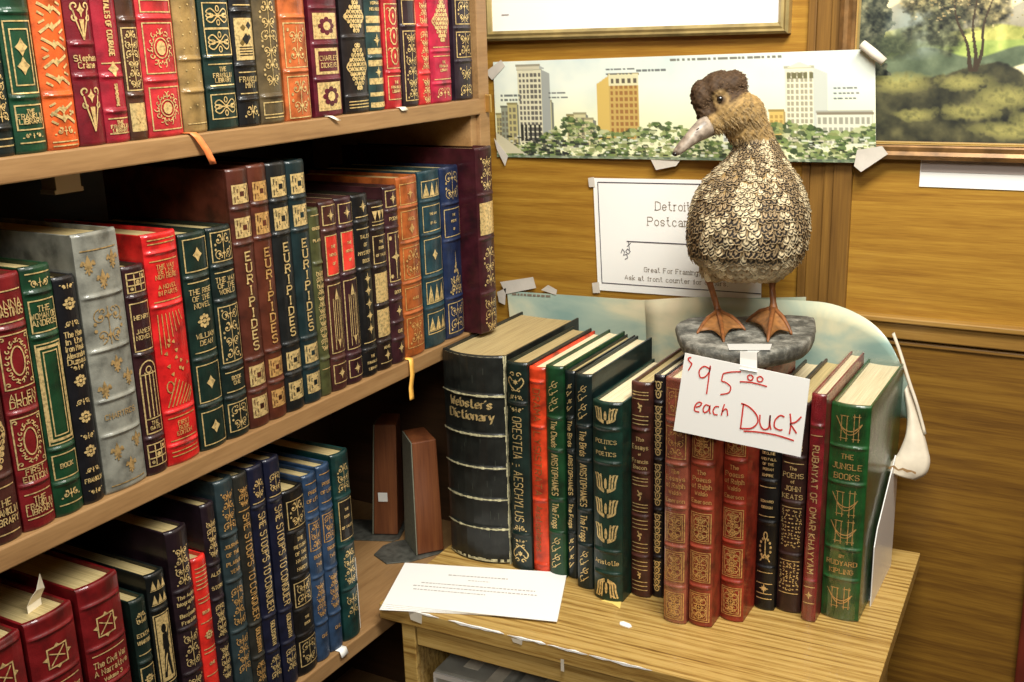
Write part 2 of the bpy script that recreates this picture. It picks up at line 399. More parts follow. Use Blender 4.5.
                for sx in (-1, 1):
                    fo.line(smooth_line([(x+sx*r*.08, zc-r*.2), (x+sx*r*.35, zc+r*.1), (x+sx*r*.55, zc+r*.3), (x+sx*r*.68, zc-r*.05)], 3), .0022)
                    fo.line([(x, zc-r*.3), (x+sx*r*.35, zc-r*.75)], .0014)
                fo.line([(x-r*.4, zc-r*.28), (x+r*.4, zc-r*.28)], .0016); fo.line([(x, zc-r*.2), (x, z0)], .0018)
            elif t == 'GR':
                for x in (-.14, .14): fo.line([(x*w, z0), (x*w, z1)], .0011)
                for f in (.35, .7): fo.line([(-w*.38, z0+hz*f), (w*.38, z0+hz*f)], .0011)
                fo.disc(0, zc, w*.09, w*.09, 8); fo.disc(w*.26, z0+hz*.85, w*.07, w*.07, 6); fo.disc(-w*.26, z0+hz*.15, w*.07, w*.07, 6)
            elif t == 'GT':
                za = z1-hz*.15; x = w*.36
                P = [(-x, z0)]+[(-x*math.cos(a), za+hz*.15*math.sin(a)) for a in [i*math.pi/8 for i in range(9)]]+[(x, z0)]
                fo.line(P, .0012, closed=True)
                for f in (-.18, 0, .18): fo.line([(f*w, z0+hz*.22), (f*w, za)], .0011)
                for f in (.2, .82): fo.line([(-x, z0+hz*f), (x, z0+hz*f)], .0011)
                fo.ell(0, za+hz*.03, w*.12, w*.12, .001); fo.text('THE', 0, z0+hz*.14, .003, w*.5); fo.text('GATE', 0, z0+hz*.07, .003, w*.5)
            elif t == 'RA':
                for i in range(7): x = -.36+i*.1; fo.line([(x*w, z1-.001), ((x-.05+.03*i)*w*.9, z1-hz*(.42-.05*i))], .0008)
                for i in range(7): x = -.36+i*.1; fo.line([(x*w, z0+.001), ((x+.28)*w if x+.28 < .4 else .4*w, z0+hz*(.30-.03*i))], .0011)
                rnd = random.Random(8)
                for i in range(12): fo.star(rnd.uniform(-.3, .36)*w, z0+hz*rnd.uniform(.34, .72), .0022, 3, .6, rnd.random()*3)
                fo.ell(-w*.25, z0+hz*.22, w*.09, w*.14, .001, 10)
            elif t == 'K':
                fo.rect(-w*.38, w*.38, z0, z1, 0)
                for k_ in (.30, .19):
                    x = w*k_; d = hz/2*k_/.38; fo_l = [(-x, zc-d*.3), (-x, zc-d), (x, zc-d), (x, zc+d), (-x, zc+d), (-x, zc+d*.3)]
                    for q in ribbon(fo_l, .0009): fo.inlay.setdefault(cover, []).append((q, 1))
                fo.rect(-w*.09, w*.11, zc-hz*.13, zc+hz*.13, 1, cover, 3)
            elif t == 'OB':
                for x in (-.22, 0, .22): fo.line([(x*w, z0+hz*.02), (x*w, z1-hz*.18)], .0008)
                fo.fill([(-w*.13, z1-hz*.2), (w*.13, z1-hz*.2), (0, z1-hz*.03)], 2); fo.fill([(-w*.1, z0+hz*.16), (w*.1, z0+hz*.16), (0, z0+hz*.03)], 2)
                fo.line([(-w*.13, z1-hz*.2), (-w*.13, z0+hz*.16), (w*.13, z0+hz*.16), (w*.13, z1-hz*.2)], .0008)
            elif t == 'P':
                fo.rect(-w*.36, w*.36, z0, z1, .5, tuple(e[3])); x = w*.37; fo.line([(-x, z0), (x, z0), (x, z1), (-x, z1)], .001, closed=True)
            elif t == 'TR':
                for k_ in (-.26, 0, .26): fo.fill([((k_-.12)*w, z0), ((k_+.12)*w, z0), (k_*w, z1)] if int(z0*1000) % 2 else [((k_-.12)*w, z1), (k_*w, z0), ((k_+.12)*w, z1)], 2)
                fo.line([(-w*.4, z0-.0008), (w*.4, z0-.0008)], .0007)
            elif t == 'CR':
                fo.line([(0, z0), (0, z1)], .0013); fo.star(0, zc, w*.3, 4, .35, asp=1.3)
                for sx in (-1, 1):
                    for sz in (-1, 1): fo.disc(sx*w*.3, zc+sz*hz*.43, w*.08, w*.1, 6)
            elif t == 'SP':
                fo.fill([(-w*.03, zc), (w*.03, zc), (0, z1)], 2); rnd = random.Random(5)
                for i in range(26):
                    f = rnd.random()**1.3; x = rnd.uniform(-1, 1)*w*.36*(1-f); fo.disc(x, z0+hz*.72*f, .0014, .0017, 6)
                fo.arab(-w*.3, w*.3, z0, z0+hz*.4, 7)
            elif t == 'E':
                x = w*.2; d = hz*.34
                fo.line([(-x, zc-d), (x, zc-d), (x, zc+d), (-x, zc+d)], .0013, closed=True)
                fo.line([(-x*.75, zc-d*.8), (x*.75, zc+d*.8)], .0012); fo.line([(-x*.8, zc+d*.5), (x*.75, zc-d*.3)], .001)
                for a_, b_ in ((0, 1), (0, -1), (1, 0), (-1, 0)):
                    px, pz = a_*x, zc+b_*d
                    fo.fill([(px+b_*x*.35+a_*x*.3*0, pz+a_*d*.3), (px-b_*x*.35, pz-a_*d*.3), (px+a_*x*.5, pz+b_*d*.36)], 2)
            elif t == 'EG':
                fo.rect(-w*.33, w*.33, z0, z1, 0)
                K = (.01, .012, .012)
                fo.disc(-w*.02, z1-hz*.2, w*.13, hz*.07, 10, 1, K)
                fo.fill([(-w*.12, z1-hz*.28), (w*.1, z1-hz*.26), (w*.2, zc), (w*.1, zc-hz*.05), (-w*.16, zc)], 1, K)
                fo.fill([(-w*.1, zc), (w*.12, zc), (w*.24, z0+hz*.06), (w*.12, z0+hz*.06), (0, zc-hz*.18), (-w*.12, z0+hz*.06), (-w*.24, z0+hz*.06)], 1, K)
                fo.fill([(w*.12, z1-hz*.3), (w*.28, z1-hz*.16), (w*.28, z1-hz*.22), (w*.16, z1-hz*.38)], 1, K)
            elif t in ('OR', 'ORI'):
                s_ = 1 if t == 'OR' else -1
                fo.star(0, zc, w*.13, 6, .6)
                for sx in (-1, 1):
                    fo.line(smooth_line([(0, zc-s_*hz*.4), (sx*w*.2, zc-s_*hz*.25), (sx*w*.36, zc), (sx*w*.28, zc+s_*hz*.2), (sx*w*.15, zc+s_*hz*.05)], 4), .0014)
                    fo.spiral(sx*w*.14, zc+s_*hz*.34, w*.12, 0, .9, .0013, sx); fo.spiral(sx*w*.16, zc-s_*hz*.36, w*.1, 1, .9, .0012, sx)
            elif t in ('LY', 'LYI'):
                s_ = 1 if t == 'LY' else -1
                for sx in (-1, 1):
                    for k_ in (1, .72, .45):
                        fo.line(smooth_line([(sx*w*.37*k_, zc+s_*hz*.48), (sx*w*.31*k_, zc+s_*hz*.1), (sx*w*.28*k_, zc-s_*hz*.25), (sx*w*.05, zc-s_*hz*.46*(.5+.5*k_))], 4), .0019)
                    fo.line([(sx*w*.32, zc+s_*hz*.48), (sx*w*.16, zc+s_*hz*.34)], .0014)
                fo.disc(0, zc, w*.05, hz*.3, 8)
            elif t == 'FL':
                r = hz*.5; fo.line(smooth_line([(-r*.4, z1), (0, zc+r*.3), (-r*.3, zc), (r*.2, zc-r*.2), (0, z0)], 4), .0016); fo.disc(r*.3, zc+r*.4, r*.25, r*.3, 6)
            elif t == 'WR':
                r = w*.27
                for i in range(12):
                    a = math.pi/2+.5+i*(2*math.pi-1)/11; fo.disc(r*math.cos(a), zc-hz*.05+hz*.32*math.sin(a), w*.06, hz*.05, 6)
                fo.ell(0, z1-hz*.14, w*.09, hz*.12, .0013, 10); fo.line([(0, z1-hz*.26), (0, z0+hz*.2)], .0013)
                for sx in (-1, 1): fo.line([(0, z0+hz*.25), (sx*w*.25, z0)], .0014); fo.spiral(sx*w*.1, z0+hz*.12, w*.08, 0, .9, .0011, sx)
            elif t == 'H':
                fo.line(smooth_line([(-w*.34, z1-hz*.15), (-w*.15, zc-hz*.05), (w*.1, zc-hz*.12), (w*.32, z1-hz*.35)], 5), .0011)
                fo.line(smooth_line([(-w*.34, z1-hz*.15), (-w*.1, zc-hz*.2), (w*.14, zc-hz*.2), (w*.32, z1-hz*.35)], 5), .0009)
                for x in (-.2, -.06, .12, .24):
                    fo.line([(x*w, z0), (x*w, z1-hz*(.1 if x < 0 else .0))], .0008); 
                for f in (.1, .9): fo.line([(-w*.24, z0+hz*f), (-w*.02, z0+hz*f)], .0008); fo.line([(w*.08, z0+hz*f), (w*.28, z0+hz*f)], .0008)
            elif t == 'V': fo.vtext(e[3], 0, z0, z1, w*.42)
            elif t == 'S': fo.stext(e[3], 0, z0, z1, w*.46)

def build_book(w, h, d, col, cover2, bands, elems, goldi, shiny, bulge, label, page, loc, rz, name='leather_book', group=None, cloth_worn=False):
    root = empty(name, loc, rz, label, 'book', group)
    b = bulge if bulge else min(.0042, w*.16); th = .0026 if w > .02 else .0019
    lm = leather(tuple(col), shiny)
    def ys(x, z):
        u = min(1, abs(2*x/w)); y = -b*(1-u**2.3)
        for zb in bands: y -= .0019*math.exp(-((z-zb)/.0019)**2)*(1-u**8)
        e_ = min(z, h-z)
        if e_ < .003: y += (1-e_/.003)**2*.0016
        return y
    # cover: spine shell and two boards in one mesh
    m = MB(); nu = 12
    zs = sorted(set([0, .001, .002, .003, h-.003, h-.002, h-.001, h]+[h*i/10 for i in range(1, 10)]+[min(h, max(0, zb+k*.0011)) for zb in bands if .004 < zb < h-.004 for k in (-4, -3, -2, -1, 0, 1, 2, 3, 4)]))
    xs = [w/2*math.sin(math.pi/2*(2*i/nu-1)) for i in range(nu+1)]
    rows = []
    for z in zs:
        out = [(x, ys(x, z), z) for x in xs]
        inn = [(x*(1-2*th/w), max(.0015, ys(x, z)+th) if abs(x) > w*.42 else ys(x, z)+th+.0006, z) for x in reversed(xs)]
        inn = [(p[0], min(p[1], .0045), p[2]) for p in inn]
        rows.append([(out[0][0], .004, z)]+out+[(out[-1][0], .004, z)]+inn)
    m.grid(rows, True); m.poly(rows[0]); m.poly(rows[-1][::-1])
    if cover2 is None:
        for s_ in (-1, 1): x0 = s_*w/2; x1 = s_*(w/2-th); m.box(min(x0, x1), max(x0, x1), .0035, d, .0005, h-.0005)
    cov = m.build('cover', lm, root, smooth=False, bevel=.0005)
    if cover2 is not None:
        for s_ in (-1, 1):
            mm_ = MB(); x0 = s_*w/2; x1 = s_*(w/2-th); mm_.box(min(x0, x1), max(x0, x1), .0035, d, .0005, h-.0005)
            mm_.build('board', leather(tuple(cover2)), root, bevel=.0005)
    # page block with hollow fore edge
    m = MB(); xi = w/2-th-.0002; rows = []
    for z in (.003, h-.0042):
        rows.append([(-xi, .0025, z), (-xi, d-.004, z)]+[(-xi+2*xi*i/6, d-.004-.003*math.sin(math.pi*i/6)*min(1, w/.03), z) for i in range(1, 6)]+[(xi, d-.004, z), (xi, .0025, z)])
    m.grid(rows, True); m.poly(rows[0]); m.poly(rows[1][::-1])
    # page top sits inside the rounded spine
    m.build('page_block', page, root)
    if b > .002:
        hb = MB(); P = [(x*(1-2.4*th/w), ys(x, h/2)+th+.0012, h-.0044) for x in xs]
        hb.poly([(p[0], min(p[1], .0024), p[2]) for p in P]+[(xi, .0026, h-.0044), (-xi, .0026, h-.0044)]); hb.build('headband', page, cov)
    fo = Foil(w); tool(fo, w, h, elems, tuple(col))
    base = .00025
    def emit(lst, nm, mat):
        if not lst: return
        q = MB()
        for pts, lay in lst:
            if max(p[1] for p in pts) > h-.0008 or min(p[1] for p in pts) < .0006: continue
            P = [(x, ys(x, z)-base-.00022*lay, z) for x, z in pts]
            q.poly(P)
        if q.f: q.build(nm, mat, cov)
    emit(fo.gold, 'gilding', GOLD[goldi]); emit(fo.title, 'title_lettering', GOLD[goldi])
    for c, lst in fo.inlay.items(): emit(lst, 'spine_label', leather(c))
    return root
BOOKS = [
(1, [-0.7319, 0.5114, 0.5307], 0.246, None, (0.015, 0.04, 0.035), None, [0.0208], [['A', 0.0693, 0.0252, 1], ['L', 0.0129], ['L', 0.0077]], 0, 0, None, 'dark green leather book, leftmost on the top shelf, cut by the photo edge'),
(1, [-0.7319, 0.5315, 0.5589], 0.25, None, (0.012, 0.13, 0.05), None, [0.1026, 0.0416], [['F', 0.0963, 0.0446], ['F', 0.0906, 0.0504, 0.22], ['D', 0.0778], ['D', 0.0642], ['F', 0.0358, 0.018], ['T', 0.0314, 'THE', 3], ['T', 0.0277, 'FRANKLIN', 4], ['T', 0.024, 'LIBRARY', 4], ['A', 0.0151, 0.0113, 3], ['L', 0.0083]], 0, 0, None, 'green leather book with two small gold diamonds in a framed spine, top shelf'),
(1, [-0.7319, 0.5598, 0.5888], 0.252, None, (0.75, 0.12, 0.018), None, [0.0414], [['Z', 0.1113, 0.0466], ['Z', 0.0338, 0.0209], ['A', 0.0178, 0.0109, 5], ['L', 0.0063], ['L', 0.0032]], 0, 0, None, 'bright orange book with zigzag gold tooling on the top shelf'),
(1, [-0.7319, 0.5897, 0.6151], 0.25, None, (0.27, 0.006, 0.018), None, [0.0787, 0.0543], [['W', 0.1116, 0.0817], ['T', 0.0681, 'Stephen', 5], ['T', 0.0627, 'Crane', 5], ['W', 0.0482, 0.0115]], 0, 0, None, 'dark crimson book with gold arrowhead ornaments and two lines of title, top shelf'),
(1, [-0.7319, 0.6157, 0.6399], 0.238, None, (0.42, 0.012, 0.03), None, [0.0531, 0.0254], [['V', 0.1119, 0.0688, 'TALES OF COURAGE'], ['L', 0.0633], ['D', 0.0586], ['V', 0.0468, 0.0294, 'STEPHEN CRANE'], ['L', 0.0197], ['T', 0.0165, 'THE', 3], ['T', 0.0133, 'FRANKLIN', 3], ['T', 0.0101, 'LIBRARY', 3], ['L', 0.0077]], 0, 0, None, 'plain rose red book with a title running down its spine, top shelf'),
(1, [-0.7319, 0.6405, 0.6596], 0.246, None, (0.15, 0.05, 0.02), None, [0.0965, 0.0368], [['F', 0.0903, 0.0408], ['A', 0.0887, 0.0425, 6], ['PG', 0.0303, 0.0073], ['D', 0.0188]], 0, 0, None, 'narrow brown book with long ornate gold frame, between two red books on top shelf'),
(1, [-0.7319, 0.6607, 0.6994], 0.25, None, (0.55, 0.025, 0.03), None, [0.098, 0.0474], [['F', 0.1124, 0.1028], ['F', 0.094, 0.0532], ['O', 0.0924, 0.0549], ['F', 0.0416, 0.0064], ['O', 0.04, 0.0081]], 0, 0, None, 'wide red book with gold wreath panels on the top shelf'),
(1, [-0.7319, 0.7006, 0.7284], 0.247, None, (0.4, 0.25, 0.08), None, [0.0636, 0.0363], [['DT', 0.1128, 0.067], ['DT', 0.0594, 0.0389], ['DT', 0.032, 0.013], ['L', 0.0086]], 0, 0, None, 'plain tan leather book with an orange ribbon below it, top shelf'),
(1, [-0.7319, 0.7309, 0.768], 0.25, None, (0.01, 0.07, 0.05), None, [0.0642, 0.037], [['F', 0.1106, 0.0892], ['KN', 0.1097, 0.0901], ['F', 0.0884, 0.0659], ['KN', 0.0875, 0.0668], ['L', 0.0581], ['T', 0.0537, 'THE', 4], ['T', 0.0484, 'FRANKLIN', 4], ['T', 0.044, 'LIBRARY', 4], ['L', 0.0396], ['F', 0.0317, 0.0103], ['KN', 0.0308, 0.0112]], 0, 0, None, 'dark green book with looped gold knots in square frames, top shelf'),
(1, [-0.7319, 0.7694, 0.7978], 0.243, None, (0.012, 0.012, 0.015), None, [0.1039, 0.0559, 0.0251], [['L', 0.1091], ['PG', 0.0977, 0.0604], ['PX', 0.0959, 0.0622], ['L', 0.0496], ['T', 0.0433, 'FRANKLIN', 5], ['T', 0.0378, 'MINT', 5], ['L', 0.0305], ['A', 0.0196, 0.0076, 9]], 0, 0, None, 'black book with a solid gold picture panel on its spine, top shelf'),
(1, [-0.7319, 0.7992, 0.8321], 0.252, None, (0.2, 0.14, 0.06), None, [0.0258], [['A', 0.1138, 0.0352, 10], ['F', 0.0202, 0.0089], ['L', 0.006]], 0, 0, None, 'olive brown book covered in gold scrollwork, right of the black gold-panel book, top shelf'),
(1, [-0.7319, 0.835, 0.8729], 0.25, None, (0.55, 0.13, 0.03), (0.65, 0.015, 0.02), [0.0984, 0.0475], [['F', 0.0928, 0.0513], ['A', 0.09, 0.0542, 11], ['F', 0.0427, 0.0031], ['A', 0.0399, 0.006, 12]], 0, 0, None, 'orange spined book with bright red boards, top shelf'),
(1, [-0.7319, 0.8791, 0.9231], 0.25, None, (0.2, 0.01, 0.03), None, [0.107, 0.0721, 0.0376], [['PG', 0.1022, 0.077], ['MD', 0.1003, 0.0789], ['PG', 0.0682, 0.0425], ['PR', 0.0652, 0.0455], ['T', 0.0584, 'CHARLES', 5], ['T', 0.0515, 'DICKENS', 5], ['PG', 0.0346, 0.0065], ['MD', 0.0326, 0.0085]], 0, 0, None, 'maroon book with square gold medallion labels, top shelf'),
(1, [-0.7319, 0.9281, 0.9697], 0.248, None, (0.03, 0.018, 0.02), None, [0.0781, 0.0177], [['Q', 0.1152, 0.0822], ['Q', 0.0721, 0.0239], ['L', 0.0125], ['L', 0.0093], ['L', 0.0062]], 0, 0, None, 'black book with large lozenge shaped gold filigree, top shelf'),
(1, [-0.7319, 0.9703, 0.9975], 0.25, None, (0.04, 0.11, 0.1), None, [0.0567], [['T', 0.1125, 'HERMAN', 3], ['T', 0.1063, 'MELVILLE', 3], ['ST', 0.0992, 0.092], ['ST', 0.0889, 0.0827], ['X', 0.0744], ['ST', 0.0661, 0.0599], ['ST', 0.0536, 0.0473], ['X', 0.041], ['ST', 0.0347, 0.0283], ['ST', 0.0198, 0.0156], ['ST', 0.0092, 0.0038]], 0, 0, None, 'grey green book with wide gold stripes and stars, top shelf'),
(1, [-0.7319, 1.0012, 1.0299], 0.25, None, (0.5, 0.015, 0.02), None, [0.0396], [['F', 0.1117, 0.0439], ['CH', 0.1096, 0.0461], ['F', 0.0353, 0.0103], ['T', 0.0288, 'THE', 3], ['T', 0.0234, 'FRANKLIN', 3], ['T', 0.019, 'LIBRARY', 3]], 0, 0, None, 'slim scarlet book with a chain of gold links down its spine, top shelf'),
(1, [-0.7319, 1.0338, 1.0639], 0.249, None, (0.07, 0.025, 0.04), None, [0.0883], [['F', 0.1162, 0.0905], ['F', 0.0829, 0.0071], ['A', 0.0818, 0.0082, 17]], 0, 0, None, 'slim purple brown book between two red books near the right end of the top shelf'),
(1, [-0.7319, 1.0659, 1.0888], 0.25, None, (0.65, 0.03, 0.03), None, [0.0881, 0.0358], [['A', 0.1143, 0.0903, 18], ['A', 0.0826, 0.0392, 19], ['A', 0.0302, 0.0019, 20]], 0, 0, None, 'thinnest vermilion book on the top shelf, left of the crimson one'),
(1, [-0.7319, 1.0909, 1.1344], 0.252, None, (0.5, 0.012, 0.05), None, [0.0595, 0.0227], [['Q', 0.1168, 0.0697], ['L', 0.064], ['L', 0.0538], ['T', 0.0469, 'THE', 3], ['T', 0.0423, 'FRANKLIN', 3], ['T', 0.0377, 'LIBRARY', 3], ['L', 0.0274], ['A', 0.0181, 0.0053, 21]], 0, 0, None, 'crimson book with gold filigree, second from the right on the top shelf'),
(1, [-0.7319, 1.1434, 1.1828], 0.248, None, (0.06, 0.025, 0.05), None, [0.085, 0.0463], [['F', 0.1173, 0.0896], ['A', 0.1162, 0.0908, 22], ['F', 0.0803, 0.051], ['A', 0.0792, 0.0522, 23], ['A', 0.0404, 0.0237, 24], ['A', 0.019, 0.0046, 25]], 0, 0, None, 'purple black book at the right end of the top shelf beside the upright'),
(2, [-0.7319, 0.4572, 0.4863], 0.25, None, (0.13, 0.03, 0.02), None, [0.054], [['Q', 0.116, 0.0597], ['L', 0.0458], ['T', 0.0333, 'THE', 6], ['T', 0.0258, 'FRANKLIN', 6], ['T', 0.0183, 'LIBRARY', 6], ['L', 0.0082]], 0, 0, None, 'brown leather book, leftmost on the middle shelf, cut by the photo edge'),
(2, [-0.7319, 0.4881, 0.5173], 0.2057, None, (0.27, 0.008, 0.012), None, [0.1647, 0.098, 0.0387], [['L', 0.1935], ['T', 0.1834, 'ANNA', 7], ['T', 0.1772, 'HASTINGS', 7], ['L', 0.1694], ['OV', 0.1599, 0.1176], ['T', 0.1111, 'ALLEN', 6], ['T', 0.1054, 'DRURY', 6], ['OV', 0.0939, 0.0531], ['T', 0.0497, 'FIRST', 5], ['T', 0.0438, 'EDITION', 5], ['L', 0.031], ['T', 0.0258, 'THE', 5], ['T', 0.0207, 'FRANKLIN', 5], ['T', 0.0155, 'LIBRARY', 5], ['L', 0.0103]], 0, 0, None, 'dark red book with two gold oval panels, left of the bright green book, middle shelf'),
(2, [-0.7319, 0.5179, 0.5449], 0.2071, None, (0.01, 0.11, 0.035), None, [0.1865, 0.1512, 0.0582, 0.0287], [['L', 0.2016], ['A', 0.1976, 0.1905, 32], ['F', 0.1802, 0.1552], ['T', 0.1738, 'THE', 5], ['T', 0.1681, 'WOMAN OF', 5], ['T', 0.1625, 'ANDROS', 5], ['F', 0.1455, 0.0625], ['F2', 0.1438, 0.0643], ['F', 0.0531, 0.033], ['T', 0.0435, 'BOOK', 4], ['A', 0.0225, 0.0146, 33], ['L', 0.0101]], 0, 0, None, 'bright green book with a long double gold frame, middle shelf left end'),
(2, [-0.7319, 0.5455, 0.5664], 0.1935, None, (0.012, 0.012, 0.02), None, [], [['A', 0.1878, 0.1837, 40], ['R', 0.1715], ['A', 0.1575, 0.1525, 41], ['T', 0.1467, 'The Man', 5], ['T', 0.1408, 'in the', 5], ['T', 0.135, 'Iron Mask', 5], ['T', 0.1291, 'Alexandre', 5], ['T', 0.124, 'Dumas', 5], ['A', 0.1207, 0.1164, 42], ['R', 0.1071], ['A', 0.0916, 0.0864, 43], ['R', 0.076], ['A', 0.0621, 0.0568, 44], ['R', 0.0462], ['A', 0.032, 0.0275, 45], ['T', 0.0212, 'FRANKLIN', 4], ['A', 0.0131, 0.0086, 46]], 0, 0, None, 'black book with a column of four gold flowers, left of the thick grey book'),
(2, [-0.7319, 0.5685, 0.6125], 0.2236, None, (0.34, 0.34, 0.28), None, [0.1712, 0.1257, 0.0826, 0.052], [['L', 0.2096], ['LIS', 0.2063, 0.1897, -0.5], ['LIS', 0.208, 0.1914, 0.5], ['LIS', 0.193, 0.1763, 0], ['A', 0.1619, 0.1292, 50], ['LIS', 0.1196, 0.1039, 0.1], ['LIS', 0.1003, 0.0844, -0.5], ['LIS', 0.1056, 0.0897, 0.55], ['T', 0.0683, 'CHARTRES', 5], ['LIS', 0.0447, 0.0282, -0.35], ['LIS', 0.0484, 0.0338, 0.55], ['LIS', 0.0282, 0.0135, 0.15], ['L', 0.0069]], 1, 0.4, None, 'thick grey book dotted with gold fleurs-de-lis on the middle shelf'),
(2, [-0.7319, 0.6136, 0.637], 0.1887, None, (0.08, 0.015, 0.02), None, [0.1618, 0.1111, 0.0346], [['F', 0.1827, 0.1662], ['GR', 0.1818, 0.1671], ['F', 0.1565, 0.1147], ['T', 0.1442, 'HENRY', 4], ['T', 0.1318, 'JAMES', 4], ['T', 0.1264, 'NOVEL', 4], ['GT', 0.1048, 0.0393], ['F', 0.029, 0.009], ['GR', 0.028, 0.0099]], 0, 0, None, 'dark maroon book with a gold garden gate design, between the grey and scarlet books'),
(2, [-0.7319, 0.6381, 0.6763], 0.2116, None, (0.66, 0.012, 0.012), None, [0.1949, 0.1475, 0.0506, 0.0188], [['L', 0.2063], ['L', 0.2028], ['L', 0.1878], ['T', 0.1825, 'THE WAY', 4], ['T', 0.1781, 'WE LIVE', 4], ['T', 0.1736, 'NOW HERE', 4], ['T', 0.1646, 'A NOVEL', 4], ['T', 0.1592, 'IN PARTS', 4], ['L', 0.152], ['RA', 0.1421, 0.0545], ['L', 0.0449], ['T', 0.0391, 'FIRST', 4], ['T', 0.0343, 'BOOK', 4], ['T', 0.0295, 'EDITION', 4], ['L', 0.0236], ['L', 0.0129], ['L', 0.009]], 2, 0.3, None, 'bright scarlet book with slanting gold rays, middle shelf beside two dark green books'),
(2, [-0.7319, 0.6789, 0.7117], 0.2052, None, (0.01, 0.06, 0.04), None, [0.1649, 0.0884, 0.0435], [['F', 0.1998, 0.1705], ['D', 0.1852], ['L', 0.1603], ['T', 0.1519, 'THE RISE', 5], ['T', 0.1454, 'OF THE', 5], ['T', 0.1388, 'NOVEL', 5], ['R', 0.1238], ['T', 0.1105, 'WILLIAM', 5], ['T', 0.1038, 'DEAN', 5], ['L', 0.0951], ['F', 0.0826, 0.0474], ['D', 0.0651], ['F', 0.0375, 0.0056], ['D', 0.0216]], 0, 0, None, 'dark green book with a gold flower at mid spine, directly right of the scarlet book'),
(2, [-0.7319, 0.713, 0.7434], 0.2052, None, (0.01, 0.045, 0.035), None, [0.1686, 0.1362, 0.0714, 0.0413], [['F', 0.2006, 0.1734], ['A', 0.1997, 0.1743, 60], ['L', 0.163], ['T', 0.1563, 'THE WAY', 5], ['T', 0.1506, 'OF THE', 5], ['T', 0.1448, 'WORLD', 5], ['F', 0.1304, 0.0764], ['A', 0.1294, 0.0774, 61], ['L', 0.0664], ['T', 0.0604, 'BOOK', 4], ['T', 0.0554, 'ONE', 4], ['L', 0.0473], ['F', 0.0352, 0.0076], ['A', 0.0342, 0.0086, 62]], 0, 0, None, 'blackish green book with dense gold panels, just left of the tall brown volumes'),
(2, [-0.7319, 0.7448, 0.7724], 0.2548, None, (0.17, 0.035, 0.015), None, [0.2174, 0.184, 0.0711, 0.0382], [['K', 0.2399, 0.2221], ['K', 0.2088, 0.1898], ['S', 0.1772, 0.0782, 'EURIPIDES'], ['K', 0.0639, 0.0434], ['K', 0.032, 0.0111]], 0, 0, None, 'left one of two tall brown volumes with big stacked letters and gold squares'),
(2, [-0.7319, 0.7731, 0.798], 0.2554, None, (0.19, 0.04, 0.015), None, [0.2182, 0.1851, 0.0721, 0.0396], [['K', 0.2393, 0.2211], ['K', 0.2095, 0.189], ['S', 0.1763, 0.0783, 'EURIPIDES'], ['K', 0.0637, 0.0449], ['K', 0.0311, 0.013]], 2, 0, None, 'right one of two tall brown volumes with big stacked letters and gold squares'),
(2, [-0.7319, 0.7988, 0.8263], 0.2543, None, (0.02, 0.025, 0.025), None, [0.2172, 0.1845, 0.0723, 0.0403], [['K', 0.2407, 0.2212], ['K', 0.2103, 0.1885], ['S', 0.1764, 0.0786, 'EURIPIDES'], ['K', 0.0638, 0.0446], ['K', 0.0317, 0.0122]], 0, 0, None, 'tall black volume with big stacked letters between a brown and a dark teal one'),
(2, [-0.7319, 0.8271, 0.8541], 0.2531, None, (0.015, 0.06, 0.065), None, [0.2163, 0.1838, 0.0715, 0.04], [['K', 0.2402, 0.2203], ['K', 0.2092, 0.1879], ['S', 0.1756, 0.0769, 'EURIPIDES'], ['K', 0.0639, 0.0443], ['K', 0.0323, 0.0113]], 0, 0, None, 'tall dark teal volume with big stacked letters and gold squares, middle shelf'),
(2, [-0.7319, 0.8549, 0.871], 0.2018, None, (0.15, 0.16, 0.05), None, [0.1445, 0.0415], [['L', 0.1946], ['T', 0.1812, 'GREEK', 3], ['T', 0.1686, 'PLAYS', 3], ['A', 0.137, 0.0503, 70], ['L', 0.0303]], 0, 0, None, 'thin olive green book right of the tall dark teal volume'),
(2, [-0.7319, 0.8727, 0.898], 0.2058, None, (0.14, 0.035, 0.025), None, [0.1753, 0.1228, 0.0365], [['F', 0.2016, 0.1817], ['X', 0.1912], ['P', 0.17, 0.1282, (0.75, 0.04, 0.02)], ['T', 0.1583, 'THE', 3], ['T', 0.1498, 'NOVEL', 3], ['T', 0.1401, 'OF', 3], ['F', 0.1174, 0.0432], ['OB', 0.1152, 0.0455], ['F', 0.0297, 0.0092], ['X', 0.0195]], 0, 0, None, 'brown book with a red title label, nearer the olive green book'),
(2, [-0.7319, 0.8989, 0.926], 0.2062, None, (0.1, 0.02, 0.03), None, [0.1751, 0.1239, 0.0337], [['F', 0.1998, 0.1795], ['X', 0.1902], ['P', 0.1697, 0.1283, (0.85, 0.05, 0.03)], ['T', 0.1578, 'THE', 3], ['T', 0.1491, 'NOVEL', 3], ['T', 0.1393, 'OF', 3], ['F', 0.1172, 0.0406], ['OB', 0.115, 0.0429], ['F', 0.0279, 0.0082], ['X', 0.0175]], 0, 0, None, 'maroon book with a red title label, next to the black book with stars'),
(2, [-0.7319, 0.9269, 0.9542], 0.2055, None, (0.012, 0.012, 0.014), None, [0.176, 0.1238, 0.0319], [['X', 0.1925], ['L', 0.1815], ['L', 0.1683], ['T', 0.1595, 'TALES', 4], ['T', 0.1506, 'OF', 4], ['T', 0.1417, 'MYSTERY', 4], ['T', 0.1328, 'BOOK', 4], ['X', 0.1125], ['X', 0.0989], ['X', 0.0841], ['X', 0.0703], ['X', 0.0553], ['L', 0.0401], ['T', 0.0237, 'THE', 3], ['T', 0.0167, 'FRANKLIN', 3], ['T', 0.0096, 'LIBRARY', 3]], 0, 0, None, 'black book with a column of gold stars on the middle shelf'),
